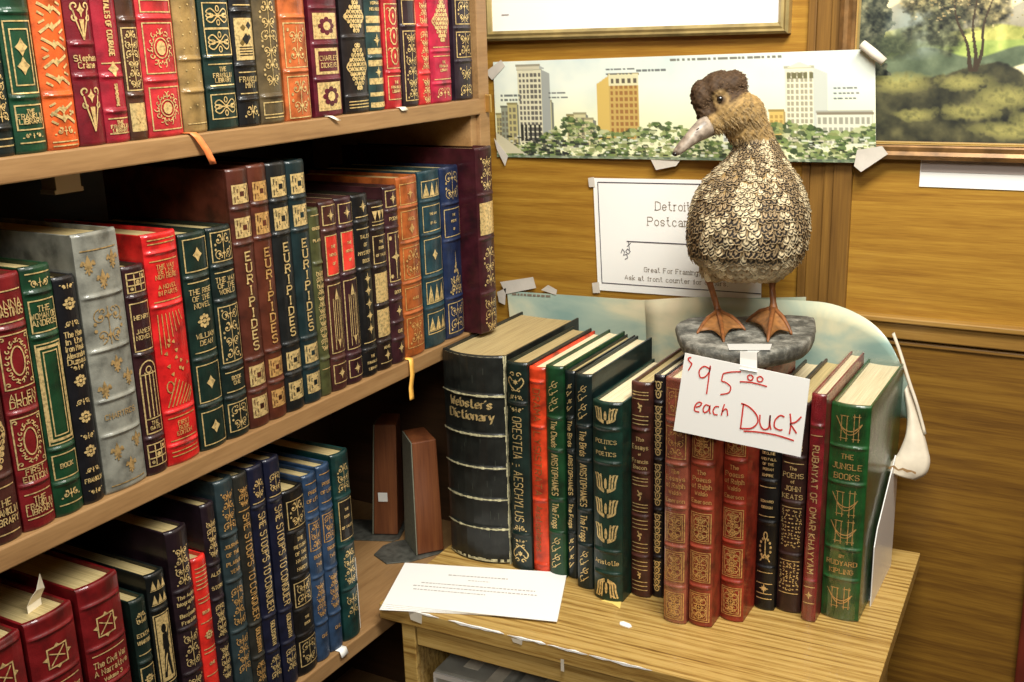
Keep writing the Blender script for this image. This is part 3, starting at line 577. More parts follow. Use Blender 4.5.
(2, [-0.7319, 0.9552, 0.9825], 0.1939, None, (0.045, 0.015, 0.01), None, [0.1626, 0.1205, 0.0765, 0.034], [['L', 0.1883], ['TR', 0.1838, 0.1727], ['L', 0.1682], ['F', 0.1558, 0.1251], ['T', 0.149, 'THE', 3], ['T', 0.1422, 'BOOK', 3], ['T', 0.1342, 'OF TALES', 3], ['PG', 0.1136, 0.08], ['PA', 0.1136, 0.08], ['PG', 0.0718, 0.0399], ['PA', 0.0718, 0.0399], ['T', 0.0268, 'NOVEL', 3], ['X', 0.0172], ['L', 0.0088]], 0, 0, None, 'blackish brown book with two dense gold panels, left of the cross decorated one'),
(2, [-0.7319, 0.9835, 1.0089], 0.2069, None, (0.1, 0.02, 0.03), None, [0.1797, 0.1603, 0.094, 0.0762, 0.0499, 0.0294], [['F', 0.2024, 0.1843], ['X', 0.1933], ['T', 0.1706, 'POEMS', 4], ['F', 0.1546, 0.0987], ['CR', 0.1523, 0.1011], ['T', 0.0857, 'BOOK', 4], ['X', 0.0631], ['T', 0.039, 'ONE', 4], ['X', 0.0184]], 0, 0, None, 'narrow maroon book with a gold cross panel, left of the orange brown book'),
(2, [-0.7319, 1.0099, 1.0501], 0.2139, None, (0.45, 0.11, 0.02), None, [0.1793, 0.1383, 0.0905, 0.054], [['F', 0.2059, 0.1828], ['X', 0.1944], ['F', 0.1747, 0.143], ['T', 0.1653, 'VIRGIL', 4], ['D', 0.1536], ['F', 0.1324, 0.0953], ['A', 0.13, 0.0977, 80], ['F', 0.0844, 0.0589], ['T', 0.0711, 'AENEID', 3], ['F', 0.0479, 0.012], ['A', 0.0454, 0.0145, 81]], 2, 0, None, 'orange brown leather book with a yellow ribbon hanging from it, middle shelf'),
(2, [-0.7319, 1.0533, 1.097], 0.2154, None, (0.02, 0.1, 0.13), None, [0.1798, 0.1401, 0.0885, 0.0497], [['F', 0.2036, 0.1846], ['TR', 0.2012, 0.1858], ['F', 0.1739, 0.1437], ['T', 0.1643, 'THE WAY', 3], ['T', 0.1534, 'OF ALL', 3], ['F', 0.134, 0.0935], ['D', 0.1144], ['F', 0.0823, 0.056], ['TR', 0.0786, 0.0573], ['F', 0.0434, 0.018], ['TR', 0.0384, 0.0219]], 0, 0, None, 'teal book with framed gold motifs, left of the blue book on the middle shelf'),
(2, [-0.7319, 1.0993, 1.14], 0.2147, None, (0.018, 0.045, 0.15), None, [0.1695, 0.1247, 0.052], [['A', 0.2099, 0.1744, 90], ['F', 0.1633, 0.1297], ['T', 0.1559, 'THE', 3], ['T', 0.1484, 'POEMS', 3], ['T', 0.1385, 'OF', 3], ['SP', 0.1108, 0.0572], ['F', 0.0455, 0.0077], ['A', 0.0442, 0.009, 91]], 0, 0, None, 'blue book with a gold steeple design on the middle shelf'),
(2, [-0.7059, 1.1406, 1.1789], 0.2347, 0.205, (0.11, 0.007, 0.018), None, [0.1768, 0.1214, 0.0517], [['A', 0.2237, 0.1818, 92], ['PG', 0.1668, 0.1265], ['PA', 0.1668, 0.1265], ['A', 0.1112, 0.0596, 93], ['A', 0.0452, 0.0015, 94]], 0, 0, None, 'tall maroon book jutting out at the right end of the middle shelf'),
(3, [-0.7319, 0.4269, 0.4696], 0.2232, None, (0.27, 0.006, 0.009), None, [0.2177, 0.1713], [['E', 0.2071, 0.1768]], 0, 0, None, 'red history volume, lowest left corner of the photo'),
(3, [-0.7319, 0.4736, 0.5192], 0.2238, None, (0.27, 0.006, 0.009), None, [0.2089, 0.169, 0.131], [['E', 0.1988, 0.1737], ['L', 0.1615], ['T', 0.152, 'The Civil War', 6], ['T', 0.1444, 'A Narrative', 6]], 0, 0, None, 'red history volume with a paper slip sticking out of its top'),
(3, [-0.7319, 0.525, 0.5674], 0.2292, None, (0.27, 0.006, 0.009), None, [0.2114, 0.171, 0.1336], [['E', 0.2019, 0.1759], ['L', 0.1642], ['T', 0.1554, 'The Civil War', 6], ['T', 0.1475, 'A Narrative', 6], ['T', 0.1396, 'Volume 3', 4]], 0, 0, None, 'red history volume lettered The Civil War A Narrative, nearest the slim dark green book'),
(3, [-0.7319, 0.5757, 0.5928], 0.193, None, (0.012, 0.05, 0.035), None, [0.1312], [['A', 0.1806, 0.1696, 100], ['T', 0.1586, 'EDITH', 4], ['T', 0.1515, 'WHARTON', 4], ['L', 0.1393], ['F', 0.126, 0.1002], ['R', 0.1137]], 0, 0, None, 'slim dark green book beside the three red volumes, bottom shelf'),
(3, [-0.7319, 0.5958, 0.6174], 0.2085, None, (0.01, 0.02, 0.018), None, [0.1733], [['TR', 0.2025, 0.1935], ['TR', 0.1885, 0.1794], ['F', 0.1682, 0.0976], ['EG', 0.1662, 0.0998]], 0, 0, None, 'black book with an Egyptian figure in cream on its spine'),
(3, [-0.7319, 0.6234, 0.6494], 0.2389, None, (0.045, 0.015, 0.028), None, [0.1779, 0.1392, 0.0922], [['A', 0.2218, 0.183, 101], ['T', 0.1716, 'The Auto', 4], ['T', 0.1654, 'biography', 4], ['T', 0.1591, 'of', 3], ['T', 0.1529, 'Benjamin', 4], ['T', 0.1455, 'Franklin', 4], ['A', 0.1339, 0.0976, 102], ['A', 0.0868, 0.0693, 103]], 0, 0, None, 'thick blackish purple book lettered as an autobiography, bottom shelf'),
(3, [-0.7319, 0.65, 0.6681], 0.1997, None, (0.8, 0.025, 0.015), None, [], [['L', 0.1898], ['L', 0.1856], ['L', 0.1814], ['L', 0.1772], ['L', 0.173], ['L', 0.1688], ['L', 0.1582], ['L', 0.154], ['T', 0.1433, 'BOOK', 3], ['L', 0.1326], ['R', 0.1186], ['L', 0.1044], ['L', 0.1001], ['T', 0.088, 'ONE', 3], ['L', 0.0758]], 0, 0, None, 'small bright red book much shorter than its neighbours, bottom shelf'),
(3, [-0.7319, 0.6687, 0.6858], 0.2471, None, (0.045, 0.018, 0.035), None, [0.1852, 0.1477, 0.1019], [['A', 0.2301, 0.1925, 104], ['T', 0.1745, 'ALICE', 4], ['T', 0.1607, 'STORY', 4], ['A', 0.1423, 0.1074, 105], ['A', 0.0964, 0.0606, 106]], 0, 0, None, 'dark purple book with gold scrolls behind the small bright red book'),
(3, [-0.7319, 0.6888, 0.7127], 0.2628, None, (0.055, 0.1, 0.11), None, [0.2061, 0.1576, 0.1023], [['A', 0.2513, 0.2103, 107], ['T', 0.1944, 'JOURNAL', 4], ['T', 0.1858, 'OF THE', 4], ['T', 0.1761, 'PLAGUE', 4], ['T', 0.1674, 'YEAR', 4], ['A', 0.1499, 0.1079, 108], ['A', 0.0955, 0.0546, 109]], 2, 0, None, 'grey teal book at the middle of the bottom shelf'),
(3, [-0.7319, 0.7133, 0.7326], 0.2601, None, (0.06, 0.06, 0.045), None, [0.0975, 0.0595], [['A', 0.2469, 0.2267, 110], ['L', 0.2224], ['V', 0.2181, 0.1021, 'SHE STOOPS TO CONQUER'], ['V', 0.0918, 0.0653, 'GOLDSMITH'], ['A', 0.0537, 0.0303, 111]], 2, 0, None, 'dark olive volume lettered SHE STOOPS TO CONQUER'),
(3, [-0.7319, 0.7334, 0.7549], 0.2606, None, (0.012, 0.018, 0.07), None, [0.218, 0.0957, 0.056], [['A', 0.2472, 0.2267, 112], ['L', 0.2224], ['V', 0.2104, 0.1003, 'SHE STOOPS TO CONQUER'], ['V', 0.0888, 0.0619, 'GOLDSMITH'], ['A', 0.0489, 0.0228, 113]], 0, 0, None, 'left navy volume lettered SHE STOOPS TO CONQUER'),
(3, [-0.7319, 0.7571, 0.7794], 0.2604, None, (0.012, 0.018, 0.07), None, [0.216, 0.0904, 0.0525], [['A', 0.2457, 0.2248, 114], ['L', 0.2204], ['V', 0.2082, 0.0963, 'SHE STOOPS TO CONQUER'], ['V', 0.0846, 0.0584, 'GOLDSMITH'], ['A', 0.0453, 0.0187, 115]], 0, 0, None, 'right navy volume lettered SHE STOOPS TO CONQUER'),
(3, [-0.7319, 0.7801, 0.8113], 0.2169, None, (0.012, 0.01, 0.01), None, [0.1696, 0.1171, 0.079, 0.0487], [['F', 0.205, 0.1742], ['A', 0.2039, 0.1753, 116], ['T', 0.1604, 'THE', 4], ['T', 0.1522, 'RETURN', 4], ['T', 0.1441, 'OF THE', 4], ['T', 0.1359, 'NATIVE', 4], ['T', 0.1265, 'HARDY', 4], ['F', 0.1112, 0.0838], ['A', 0.11, 0.085, 117], ['T', 0.0681, 'THE', 3], ['T', 0.0609, 'BOOK', 3], ['F', 0.0414, 0.0118], ['A', 0.0401, 0.0131, 118]], 0, 0, None, 'short black book with square gold panels, left of the two sky blue books'),
(3, [-0.7319, 0.812, 0.8334], 0.2219, None, (0.045, 0.105, 0.22), None, [0.1733, 0.1031, 0.0468], [['L', 0.2127], ['T', 0.2023, 'PRIDE', 4], ['T', 0.1931, 'OF LIFE', 4], ['L', 0.1814], ['F', 0.1674, 0.1355], ['A', 0.1662, 0.1367, 119], ['T', 0.1272, 'BOOK', 4], ['T', 0.1176, 'TWO', 4], ['A', 0.0947, 0.0543, 120], ['T', 0.0307, 'ONE', 4]], 2, 0, None, 'left one of the two sky blue books on the bottom shelf'),
(3, [-0.7319, 0.8352, 0.8564], 0.2242, None, (0.045, 0.105, 0.22), None, [0.1743, 0.1032, 0.0474], [['L', 0.2154], ['T', 0.2038, 'PRIDE', 4], ['T', 0.1944, 'OF LIFE', 4], ['L', 0.1826], ['F', 0.1684, 0.136], ['A', 0.1672, 0.1373, 121], ['T', 0.1276, 'BOOK', 4], ['T', 0.1179, 'TWO', 4], ['A', 0.0959, 0.0537, 122], ['T', 0.0298, 'ONE', 4]], 2, 0, None, 'right one of the two sky blue books on the bottom shelf'),
(3, [-0.7319, 0.8603, 0.8892], 0.2283, None, (0.008, 0.1, 0.09), None, [0.177, 0.1184, 0.0646], [['A', 0.2152, 0.183, 123], ['P', 0.1722, 0.1258, (0.01, 0.01, 0.01)], ['T', 0.1613, 'THE', 3], ['T', 0.1528, 'BOOK', 3], ['T', 0.1406, 'OF TALES', 3], ['A', 0.1122, 0.0696, 124], ['A', 0.057, 0.0288, 125]], 0, 0, None, 'bright teal green book at the right end of the bottom shelf row'),
(4, [1.073, -0.7219, -0.6336], 0.2731, 0.2, (0.04, 0.046, 0.036), None, [0.2234, 0.1727, 0.1302, 0.0884, 0.0487], [], 0, 0, 0.013, 'thick worn black dictionary with gilt ridges on the wooden table'),
(4, [1.0683, -0.6281, -0.6001], 0.2698, None, (0.012, 0.055, 0.04), None, [0.2199, 0.0491], [['OR', 0.2599, 0.2325], ['A', 0.23, 0.2237, 131], ['A', 0.2149, 0.2086, 132], ['V', 0.2022, 0.0666, 'ORESTEIA * AESCHYLUS'], ['A', 0.0612, 0.0531, 133], ['A', 0.0423, 0.0383, 134], ['ORI', 0.0369, 0.0096]], 0, 0, None, 'dark green book with vertical gold lettering next to the thick black dictionary'),
(4, [1.0719, -0.5995, -0.5782], 0.2657, None, (0.8, 0.06, 0.012), None, [0.2485, 0.1922, 0.098, 0.0123], [['V', 0.2398, 0.1998, 'DRAMA'], ['V', 0.1859, 0.1046, 'LYSISTRATA'], ['V', 0.0901, 0.0299, 'Aristophanes']], 3, 0, None, 'vermilion book with tarnished lettering standing on the table'),
(4, [1.0719, -0.5776, -0.5545], 0.2699, None, (0.012, 0.13, 0.035), None, [0.2071, 0.1668, 0.1038, 0.0604], [['AV', 0.2528, 0.2133], ['V', 0.2034, 0.1706, 'The Clouds'], ['V', 0.1617, 0.109, 'ARISTOPHANES'], ['V', 0.0986, 0.0657, 'The Frogs'], ['AV', 0.0538, 0.0108]], 0, 0, None, 'mid green book right of the vermilion one on the table'),
(4, [1.0752, -0.5539, -0.5414], 0.2652, None, (0.01, 0.035, 0.03), None, [0.2088, 0.1674, 0.1047, 0.0615], [['AV', 0.2518, 0.215], ['V', 0.2051, 0.1725, 'The Birds'], ['V', 0.1624, 0.1112, 'ARISTOPHANES'], ['V', 0.0995, 0.0681, 'The Frogs'], ['AV', 0.0562, 0.0135]], 0, 0, None, 'blackish green book, mostly hidden, between two green books on the table'),
(4, [1.06, -0.5332, -0.5119], 0.2693, None, (0.01, 0.05, 0.045), None, [0.2079, 0.166, 0.103, 0.0579], [['AV', 0.2574, 0.214], ['V', 0.2018, 0.171, 'The Birds'], ['V', 0.161, 0.1081, 'ARISTOPHANES'], ['V', 0.0966, 0.0631, 'The Frogs'], ['AV', 0.0514, 0.008]], 0, 0, None, 'dark blue green book left of the book lettered POLITICS'),
(4, [1.0482, -0.5056, -0.4692], 0.2457, None, (0.01, 0.085, 0.05), None, [0.2149, 0.174, 0.0645, 0.0363], [['LY', 0.2398, 0.2209], ['T', 0.1994, 'POLITICS', 5], ['T', 0.1922, '&', 3], ['T', 0.1849, 'POETICS', 5], ['LY', 0.1606, 0.1373], ['LY', 0.1299, 0.1062], ['LY', 0.0987, 0.0747], ['T', 0.0505, 'Aristotle', 6], ['LYI', 0.0299, 0.0052]], 0, 0, 0.006, 'dark green book lettered POLITICS & POETICS on the table'),
(4, [1.0715, -0.4686, -0.4448], 0.2652, None, (0.16, 0.04, 0.022), None, [0.2096, 0.1574, 0.104, 0.0532], [['L', 0.2547], ['L', 0.2512], ['L', 0.2464], ['FL', 0.2417, 0.2311], ['L', 0.2263], ['L', 0.2215], ['L', 0.2167], ['T', 0.1987, 'The', 5], ['T', 0.1891, 'Essays', 6], ['T', 0.1806, 'of', 3], ['T', 0.1721, 'Francis', 5], ['T', 0.1647, 'Bacon', 5], ['L', 0.1512], ['L', 0.1476], ['L', 0.1426], ['FL', 0.1364, 0.124], ['L', 0.119], ['L', 0.1153], ['L', 0.1103], ['L', 0.099], ['L', 0.0939], ['L', 0.0889], ['FL', 0.0851, 0.0737], ['L', 0.0698], ['L', 0.0647], ['L', 0.0596], ['L', 0.0468], ['L', 0.0416], ['L', 0.0365], ['FL', 0.0339, 0.0248], ['L', 0.0209], ['L', 0.0157], ['L', 0.0105]], 0, 0, None, 'brown book with groups of gold lines, right of POLITICS & POETICS'),
(4, [1.078, -0.4442, -0.4317], 0.2739, None, (0.03, 0.012, 0.02), None, [0.2423, 0.1741, 0.1125, 0.0531], [['CH', 0.2681, 0.247], ['CH', 0.2388, 0.179], ['CH', 0.1692, 0.1175], ['CH', 0.1075, 0.0582], ['CH', 0.048, 0.0091]], 0, 0, None, 'thin blackish book with gold curls, behind the three russet volumes'),
(4, [1.0344, -0.4127, -0.3862], 0.2884, None, (0.4, 0.1, 0.055), None, [0.2414, 0.1922, 0.1418, 0.0951, 0.0462], [['F', 0.2773, 0.2481], ['A', 0.2762, 0.2493, 140], ['F', 0.2346, 0.1991], ['A', 0.2334, 0.2003, 141], ['T', 0.184, 'The', 5], ['T', 0.1759, 'Essays', 6], ['T', 0.1677, 'of Ralph', 6], ['T', 0.1595, 'Waldo', 5], ['T', 0.1501, 'Emerson', 5], ['F', 0.1347, 0.1012], ['B', 0.1335, 0.1024], ['F', 0.0891, 0.0536], ['B', 0.0879, 0.0548], ['F', 0.0388, 0.0063], ['B', 0.0375, 0.0075]], 2, 0.5, None, 'left of the three russet volumes under the price card, wrapped in clear film'),
(4, [1.0409, -0.3856, -0.3583], 0.284, None, (0.38, 0.055, 0.022), None, [0.1946, 0.1434, 0.097, 0.0496], [['F', 0.2344, 0.2014], ['B', 0.2333, 0.2026], ['T', 0.1853, 'The', 5], ['T', 0.1773, 'Poems', 6], ['T', 0.1691, 'of Ralph', 6], ['T', 0.161, 'Waldo', 5], ['T', 0.1516, 'Emerson', 5], ['F', 0.1375, 0.103], ['B', 0.1363, 0.1042], ['F', 0.091, 0.0558], ['B', 0.0898, 0.057], ['F', 0.0423, 0.0075], ['B', 0.041, 0.0088]], 2, 0, None, 'middle one of the three russet volumes under the price card'),
(4, [1.0671, -0.3576, -0.3311], 0.283, None, (0.4, 0.04, 0.015), None, [0.1945, 0.1442, 0.0975, 0.0499], [['F', 0.2346, 0.2002], ['B', 0.2334, 0.2014], ['T', 0.1864, 'The', 5], ['T', 0.1782, 'Poems', 6], ['T', 0.1701, 'of Ralph', 6], ['T', 0.1619, 'Waldo', 5], ['T', 0.1524, 'Emerson', 5], ['F', 0.1371, 0.1024], ['B', 0.1359, 0.1036], ['F', 0.0903, 0.0561], ['B', 0.0891, 0.0573], ['F', 0.0425, 0.0088], ['B', 0.0413, 0.0101]], 2, 0, None, 'right one of the three russet volumes, beside the black book under the price card'),
(4, [1.1072, -0.3305, -0.308], 0.25, None, (0.01, 0.01, 0.012), None, [0.1594, 0.1099, 0.0544], [['T', 0.1925, 'DECLINE', 3], ['T', 0.1855, 'AND FALL', 3], ['T', 0.1796, 'OF THE', 3], ['T', 0.1737, 'ROMAN', 3], ['T', 0.1665, 'EMPIRE', 3], ['L', 0.1522], ['T', 0.1354, 'EDWARD', 3], ['T', 0.1282, 'GIBBON', 3], ['L', 0.1172], ['WR', 0.0989, 0.0619], ['L', 0.0481], ['L', 0.0343], ['X', 0.028], ['L', 0.0216], ['L', 0.0153]], 0, 0, None, 'black book with a gold wreath emblem, under the price card'),
(4, [1.1146, -0.3074, -0.2797], 0.252, None, (0.1, 0.03, 0.022), None, [0.1894, 0.136, 0.0727], [['A', 0.2484, 0.1964, 149], ['L', 0.1824], ['T', 0.1765, 'The', 4], ['T', 0.1682, 'POEMS', 6], ['T', 0.1611, 'of', 4], ['T', 0.1528, 'JOHN', 6], ['T', 0.1432, 'KEATS', 6], ['L', 0.13], ['PA', 0.1276, 0.0814], ['L', 0.0653], ['PA', 0.0628, 0.0291], ['L', 0.0253]], 0, 0, None, 'dark brown book with dense speckled gold panels, left of the thin dark red one'),
(4, [1.1035, -0.2755, -0.2599], 0.268, None, (0.33, 0.015, 0.025), None, [0.2333, 0.0509], [['L', 0.222], ['V', 0.2106, 0.0607, 'RUBAIYAT OF OMAR KHAYYAM'], ['L', 0.0435], ['X', 0.0336], ['L', 0.0237]], 0, 0.5, None, 'thin dark red film-wrapped book with one long line of vertical lettering'),
(4, [1.1253, -0.2593, -0.2178], 0.2542, None, (0.025, 0.18, 0.035), None, [0.2066, 0.1649, 0.0876, 0.051], [['H', 0.2452, 0.2135], ['T', 0.1963, 'THE', 6], ['T', 0.1847, 'JUNGLE', 7], ['T', 0.1731, 'BOOKS', 7], ['H', 0.1579, 0.126], ['H', 0.1236, 0.0937], ['T', 0.0791, 'BY', 4], ['T', 0.0706, 'RUDYARD', 6], ['T', 0.0608, 'KIPLING', 6], ['H', 0.0424, 0.015]], 2, 0.5, 0.005, 'wide green film-wrapped book at the right end of the table row')
]
# ------------------------------------------------------------------ room shell
WY = 1.35
def struct(name, mb, mat, parent=None, **k):
    o = mb.build(name, mat, parent, **k); o['kind'] = 'structure'; return o
PLAST = plain('wall_paint', (.16, .13, .10), .8, noise=.06, scale=8)
FLOORM = plain('floor_carpet', (.10, .07, .05), .9, noise=.3, scale=60)
CEILM = plain('ceiling_paint', (.35, .33, .30), .9)
struct('floor', MB().box(-1.3, 2.6, -2.6, 1.45, -.05, 0), FLOORM)
struct('ceiling', MB().box(-1.3, 2.6, -2.6, 1.45, 2.6, 2.65), CEILM)
struct('wall_left', MB().box(-1.3, -1.03, -2.6, 1.45, 0, 2.6), PLAST)
struct('wall_right', MB().box(2.5, 2.6, -2.6, 1.45, 0, 2.6), PLAST)
struct('wall_front', MB().box(-1.03, 2.5, -2.6, -2.5, 0, 2.6), PLAST)
def H(z): return z+H0
# wood panelled back wall: core + raised/recessed panels
w = MB(); w.box(-1.03, 2.5, WY, 1.45, 0, 2.6)
struct('wall_back', w, WPANEL)
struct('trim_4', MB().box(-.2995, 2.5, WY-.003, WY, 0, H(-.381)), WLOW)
# pilaster between the two panels (x -.363 .. -.30)
p = MB(); p.box(-.362, -.352, WY-.004, WY, 0, 2.6); p.box(-.334, -.322, WY-.005, WY, 0, 2.6); p.box(-.352, -.334, WY-.002, WY, 0, 2.6); p.box(-.322, -.3, WY-.008, WY, 0, 2.6)
struct('trim_1', p, WTRIM, bevel=.0015)
# horizontal rail with a ledge on the right-hand panel
r = MB(); r.box(-.30, 2.5, WY-.010, WY, H(-.372), H(-.350)); r.box(-.30, 2.5, WY-.016, WY, H(-.351), H(-.344)); r.box(-.30, 2.5, WY-.006, WY, H(-.381), H(-.3755))
struct('trim_2', r, WTRIMH, bevel=.0015)
struct('trim_3', MB().box(-.066, .04, WY-.02, WY, 0, 2.6), plain('red_brown_trim', (.13, .018, .008), .45, noise=.2, scale=20), bevel=.003)

# ------------------------------------------------------------------ bookcase
XS = -.7249; ZS = (-.077, -.368, -.666)
bc = empty('bookcase', (-.86, .5, 0), 0, 'tan wooden bookcase filled with leather-bound books along the left side', 'bookcase')
def bcp(name, mb, mat, **k):
    o = mb.build(name, mat, None, **k); o.parent = bc; o.location = (.86, -.5, 0); return o
for i, z in enumerate(list(ZS)+[.213, -.96, -1.25]):
    m = MB(); m.box(-1.0, XS, -.25, 1.188, H(z)-.0195, H(z)); bcp('shelf', m, WSHELF, bevel=.0015)
m = MB(); m.box(-1.0, XS-.001, 1.188, 1.212, 0, 2.1); bcp('upright', m, WSHELF, bevel=.001)
m = MB(); m.box(-1.0, XS-.001, -.274, -.25, 0, 2.1); bcp('upright', m, WSHELF, bevel=.001)
m = MB(); m.box(-1.0, XS-.003, 1.186, 1.1878, .1, H(-.3885)); bcp('end_shade_sheet', m, WDARK)  # added dark sheet standing in for shade at the lower case end
m = MB(); m.box(-1.012, -1.0, -.274, 1.212, 0, 2.1); bcp('back_panel', m, WDARK)
m = MB(); m.box(-1.0, XS, -.274, 1.212, 2.1, 2.12); bcp('top_panel', m, WSHELF, bevel=.0015)
# support strip under the top shelf at the end, small metal clip under the front edge
m = MB(); m.box(-.95, XS-.006, 1.174, 1.188, H(-.135), H(-.0965)); bcp('shelf_cleat', m, WSHELF, bevel=.001)
m = MB(); m.box(-.80, -.782, .600, .625, H(-.115), H(-.0965)); m.box(-.80, -.782, .598, .627, H(-.1185), H(-.115)); bcp('shelf_clip', m, plain('dull_metal', (.35, .33, .3), .4, .8))
m = MB(); m.box(XS-.006, XS+.006, 1.2025, 1.2065, H(-.095), H(-.073)); bcp('brass_hook', m, plain('brass', (.7, .48, .16), .3, .9), bevel=.0008)

# ------------------------------------------------------------------ books
OUTX = 0
group_of = {1: 'leather-bound books on the top shelf', 2: 'leather-bound books on the middle shelf', 3: 'leather-bound books on the bottom shelf', 4: 'books standing on the table'}
FILM, fnt, fb = newmat('clear_film')
fo_out = fnt.nodes['Material Output']; tr_ = N(fnt, 'ShaderNodeBsdfTransparent'); gl_ = N(fnt, 'ShaderNodeBsdfGlossy'); gl_.inputs['Roughness'].default_value = .12
mxs = N(fnt, 'ShaderNodeMixShader'); nz_ = N(fnt, 'ShaderNodeTexNoise', i_Scale=90.0, i_Detail=4.0, i_Distortion=1.5); fnt.links.new(coords(fnt, (1, 1, .35)), nz_.inputs['Vector'])
bp_ = N(fnt, 'ShaderNodeBump'); bp_.inputs['Strength'].default_value = .9; bp_.inputs['Distance'].default_value = .003
fnt.links.new(nz_.outputs[0], bp_.inputs['Height']); fnt.links.new(bp_.outputs[0], gl_.inputs['Normal'])
mxs.inputs[0].default_value = .13; fnt.links.new(tr_.outputs[0], mxs.inputs[1]); fnt.links.new(gl_.outputs[0], mxs.inputs[2]); fnt.links.new(mxs.outputs[0], fo_out.inputs['Surface'])
book_objs = {}
for bi, (row, pos, h, d, col, cov, bands, el, goldi, sh, bulge, label) in enumerate(BOOKS):
    w = pos[2]-pos[1]; mid = (pos[1]+pos[2])/2
    rnd = random.Random(bi)
    if row < 4:
        z = H(ZS[row-1]); loc = (pos[0], mid, z); rz = math.pi/2; dd = d or rnd.uniform(.155, .175)
        pg = PAGE_GILT
    else:
        z = H(-.643); loc = (mid, pos[0], z); rz = 0; dd = d or min(.175, 1.325-pos[0])
        pg = PAGE_CREAM if bi % 3 else PAGE_GILT
        if 'dictionary' in label: pg = PAGE_OLD
        if row == 4 and pos[0] < 1.06 and w > .03 and 'POLITICS' in label: pg = PAGE_CREAM
    o = build_book(w, h, dd, col, cov, bands, el, goldi, sh, bulge, label, pg, loc, rz,
                   'antique_dictionary' if 'dictionary with' in label else 'leather_book', group_of[row])
    o['category'] = 'book'
    book_objs[label] = o
    if 'film' in label:
        f = MB(); e = .0014; b_ = .008
        rows = []
        for zz in [0.0005]+[h*i/8 for i in range(1, 8)]+[h+.001]:
            k = lambda i: .0007*math.sin(zz*90+i*2.1)
            rows.append([(-w/2-e*.6, dd+.001, zz), (-w/2-e*.6, .003, zz), (-w*.3, -b_*.75+k(1)-.001, zz), (0, -b_+k(2), zz), (w*.3, -b_*.75+k(3)-.001, zz), (w/2+e*.3, .003, zz), (w/2+e*.3, dd+.001, zz)])
        f.grid(rows, True); top = rows[-1]; f.poly([(p[0], p[1], p[2]) for p in top])
        f.build('clear_film_wrap', FILM, o, smooth=False)

# dictionary: title in heavy black-letter like strokes, worn pale ridges and edges
dic = [o for l, o in book_objs.items() if 'thick worn black dictionary' in l][0]
DB = [b for b in BOOKS if 'thick worn black dictionary' in b[-1]][0]
dcov = [c for c in dic.children if c.name.startswith('cover')][0]
dw = DB[1][2]-DB[1][1]; dh = DB[2]; dbul = .013
def dys(x, z, extra=0): u = min(1, abs(2*x/dw)); return -dbul*(1-u**2.3)-extra
WORN = plain('worn_leather_edge', (.50, .46, .27), .8, noise=.5, scale=260)
GOLDB = goldmat('title_gold', (.80, .58, .25))
tb = MB()
def blk(txt, zc, hgt, wid):
    st, w = text_strokes(txt, False, 1.3); k = hgt/6; kx = wid/w; nx, nz_ = .0013, .0012
    for q in st:
        Q = [q[0]]
        for p in q[1:]:
            a = Q[-1]; Q.append(((a[0]+p[0])/2, (a[1]+p[1])/2)); Q.append(p)
        for a, b in zip(Q, Q[1:]):
            A = ((a[0]-w/2)*kx, zc+(a[1]-3)*k); B_ = ((b[0]-w/2)*kx, zc+(b[1]-3)*k)
            c = [(A[0]-nx, A[1]-nz_*.6), (A[0]+nx, A[1]+nz_*.6), (B_[0]+nx, B_[1]+nz_*.6), (B_[0]-nx, B_[1]-nz_*.6)]
            if abs((B_[0]-A[0])*nz_*.6-(B_[1]-A[1])*nx) < 1e-7: c = [(A[0]-.0003, A[1]), (A[0]+.0003, A[1]), (B_[0]+.0003, B_[1]), (B_[0]-.0003, B_[1])]
            tb.poly([(x, dys(x, z, .0006), z) for x, z in c])
blk("Webster's", .2120, .0108, .058); blk('Dictionary', .1965, .0108, .062)
tb.build('title_lettering', GOLDB, dcov)
rnd = random.Random(4)
wb = MB()
for zb in DB[6]:
    for i in range(24):
        x0 = -dw/2+dw*i/24; x1 = x0+dw/24*1.02; t0 = .0013*rnd.uniform(.5, 1.3)
        wb.quad(*[(x, dys(x, zb, .0024), z) for x, z in ((x0, zb-t0), (x1, zb-t0), (x1, zb+t0), (x0, zb+t0))])
for i in range(24):
    x0 = -dw/2+dw*i/24; x1 = x0+dw/24*1.02; a = dh-.001-rnd.uniform(.002, .006); c_ = .0015+rnd.uniform(.001, .006)
    wb.quad(*[(x, dys(x, z, -.0006), z) for x, z in ((x0, a), (x1, a+rnd.uniform(-.002, .002)), (x1, dh-.0012), (x0, dh-.0012))])
    wb.quad(*[(x, dys(x, z, .0006), z) for x, z in ((x0, .003), (x1, .003), (x1, c_), (x0, c_))])
for i in range(30):   # worn joint along the right-hand hinge
    z0 = dh*i/30; t0 = rnd.uniform(.0008, .0026)
    wb.quad(*[(x, y, z) for x, y, z in ((dw/2+.0003, .0, z0), (dw/2+.0003, t0*1.6, z0), (dw/2+.0003, t0*1.6, z0+dh/30), (dw/2+.0003, .0, z0+dh/30))])
    wb.quad(*[(x, -.0003-dbul*(1-(2*x/dw)**2.3), z) for x, z in ((dw/2-t0*.7, z0), (dw/2, z0), (dw/2, z0+dh/30), (dw/2-t0*.7, z0+dh/30))])
wb.build('worn_edges', WORN, dcov)
# faint blind tooling + scratches on the dictionary
sb = MB()
for i in range(34):
    x = rnd.uniform(-.42, .42)*dw; z = rnd.uniform(.02, dh-.02); l = rnd.uniform(.002, .012)
    sb.quad(*[(xx, dys(xx, zz, .0004), zz) for xx, zz in ((x, z), (x+.0004, z), (x+.0005, z+l), (x+.0001, z+l))])
sb.build('scratches', plain('scratch_grey', (.06, .07, .05), .8), dcov)

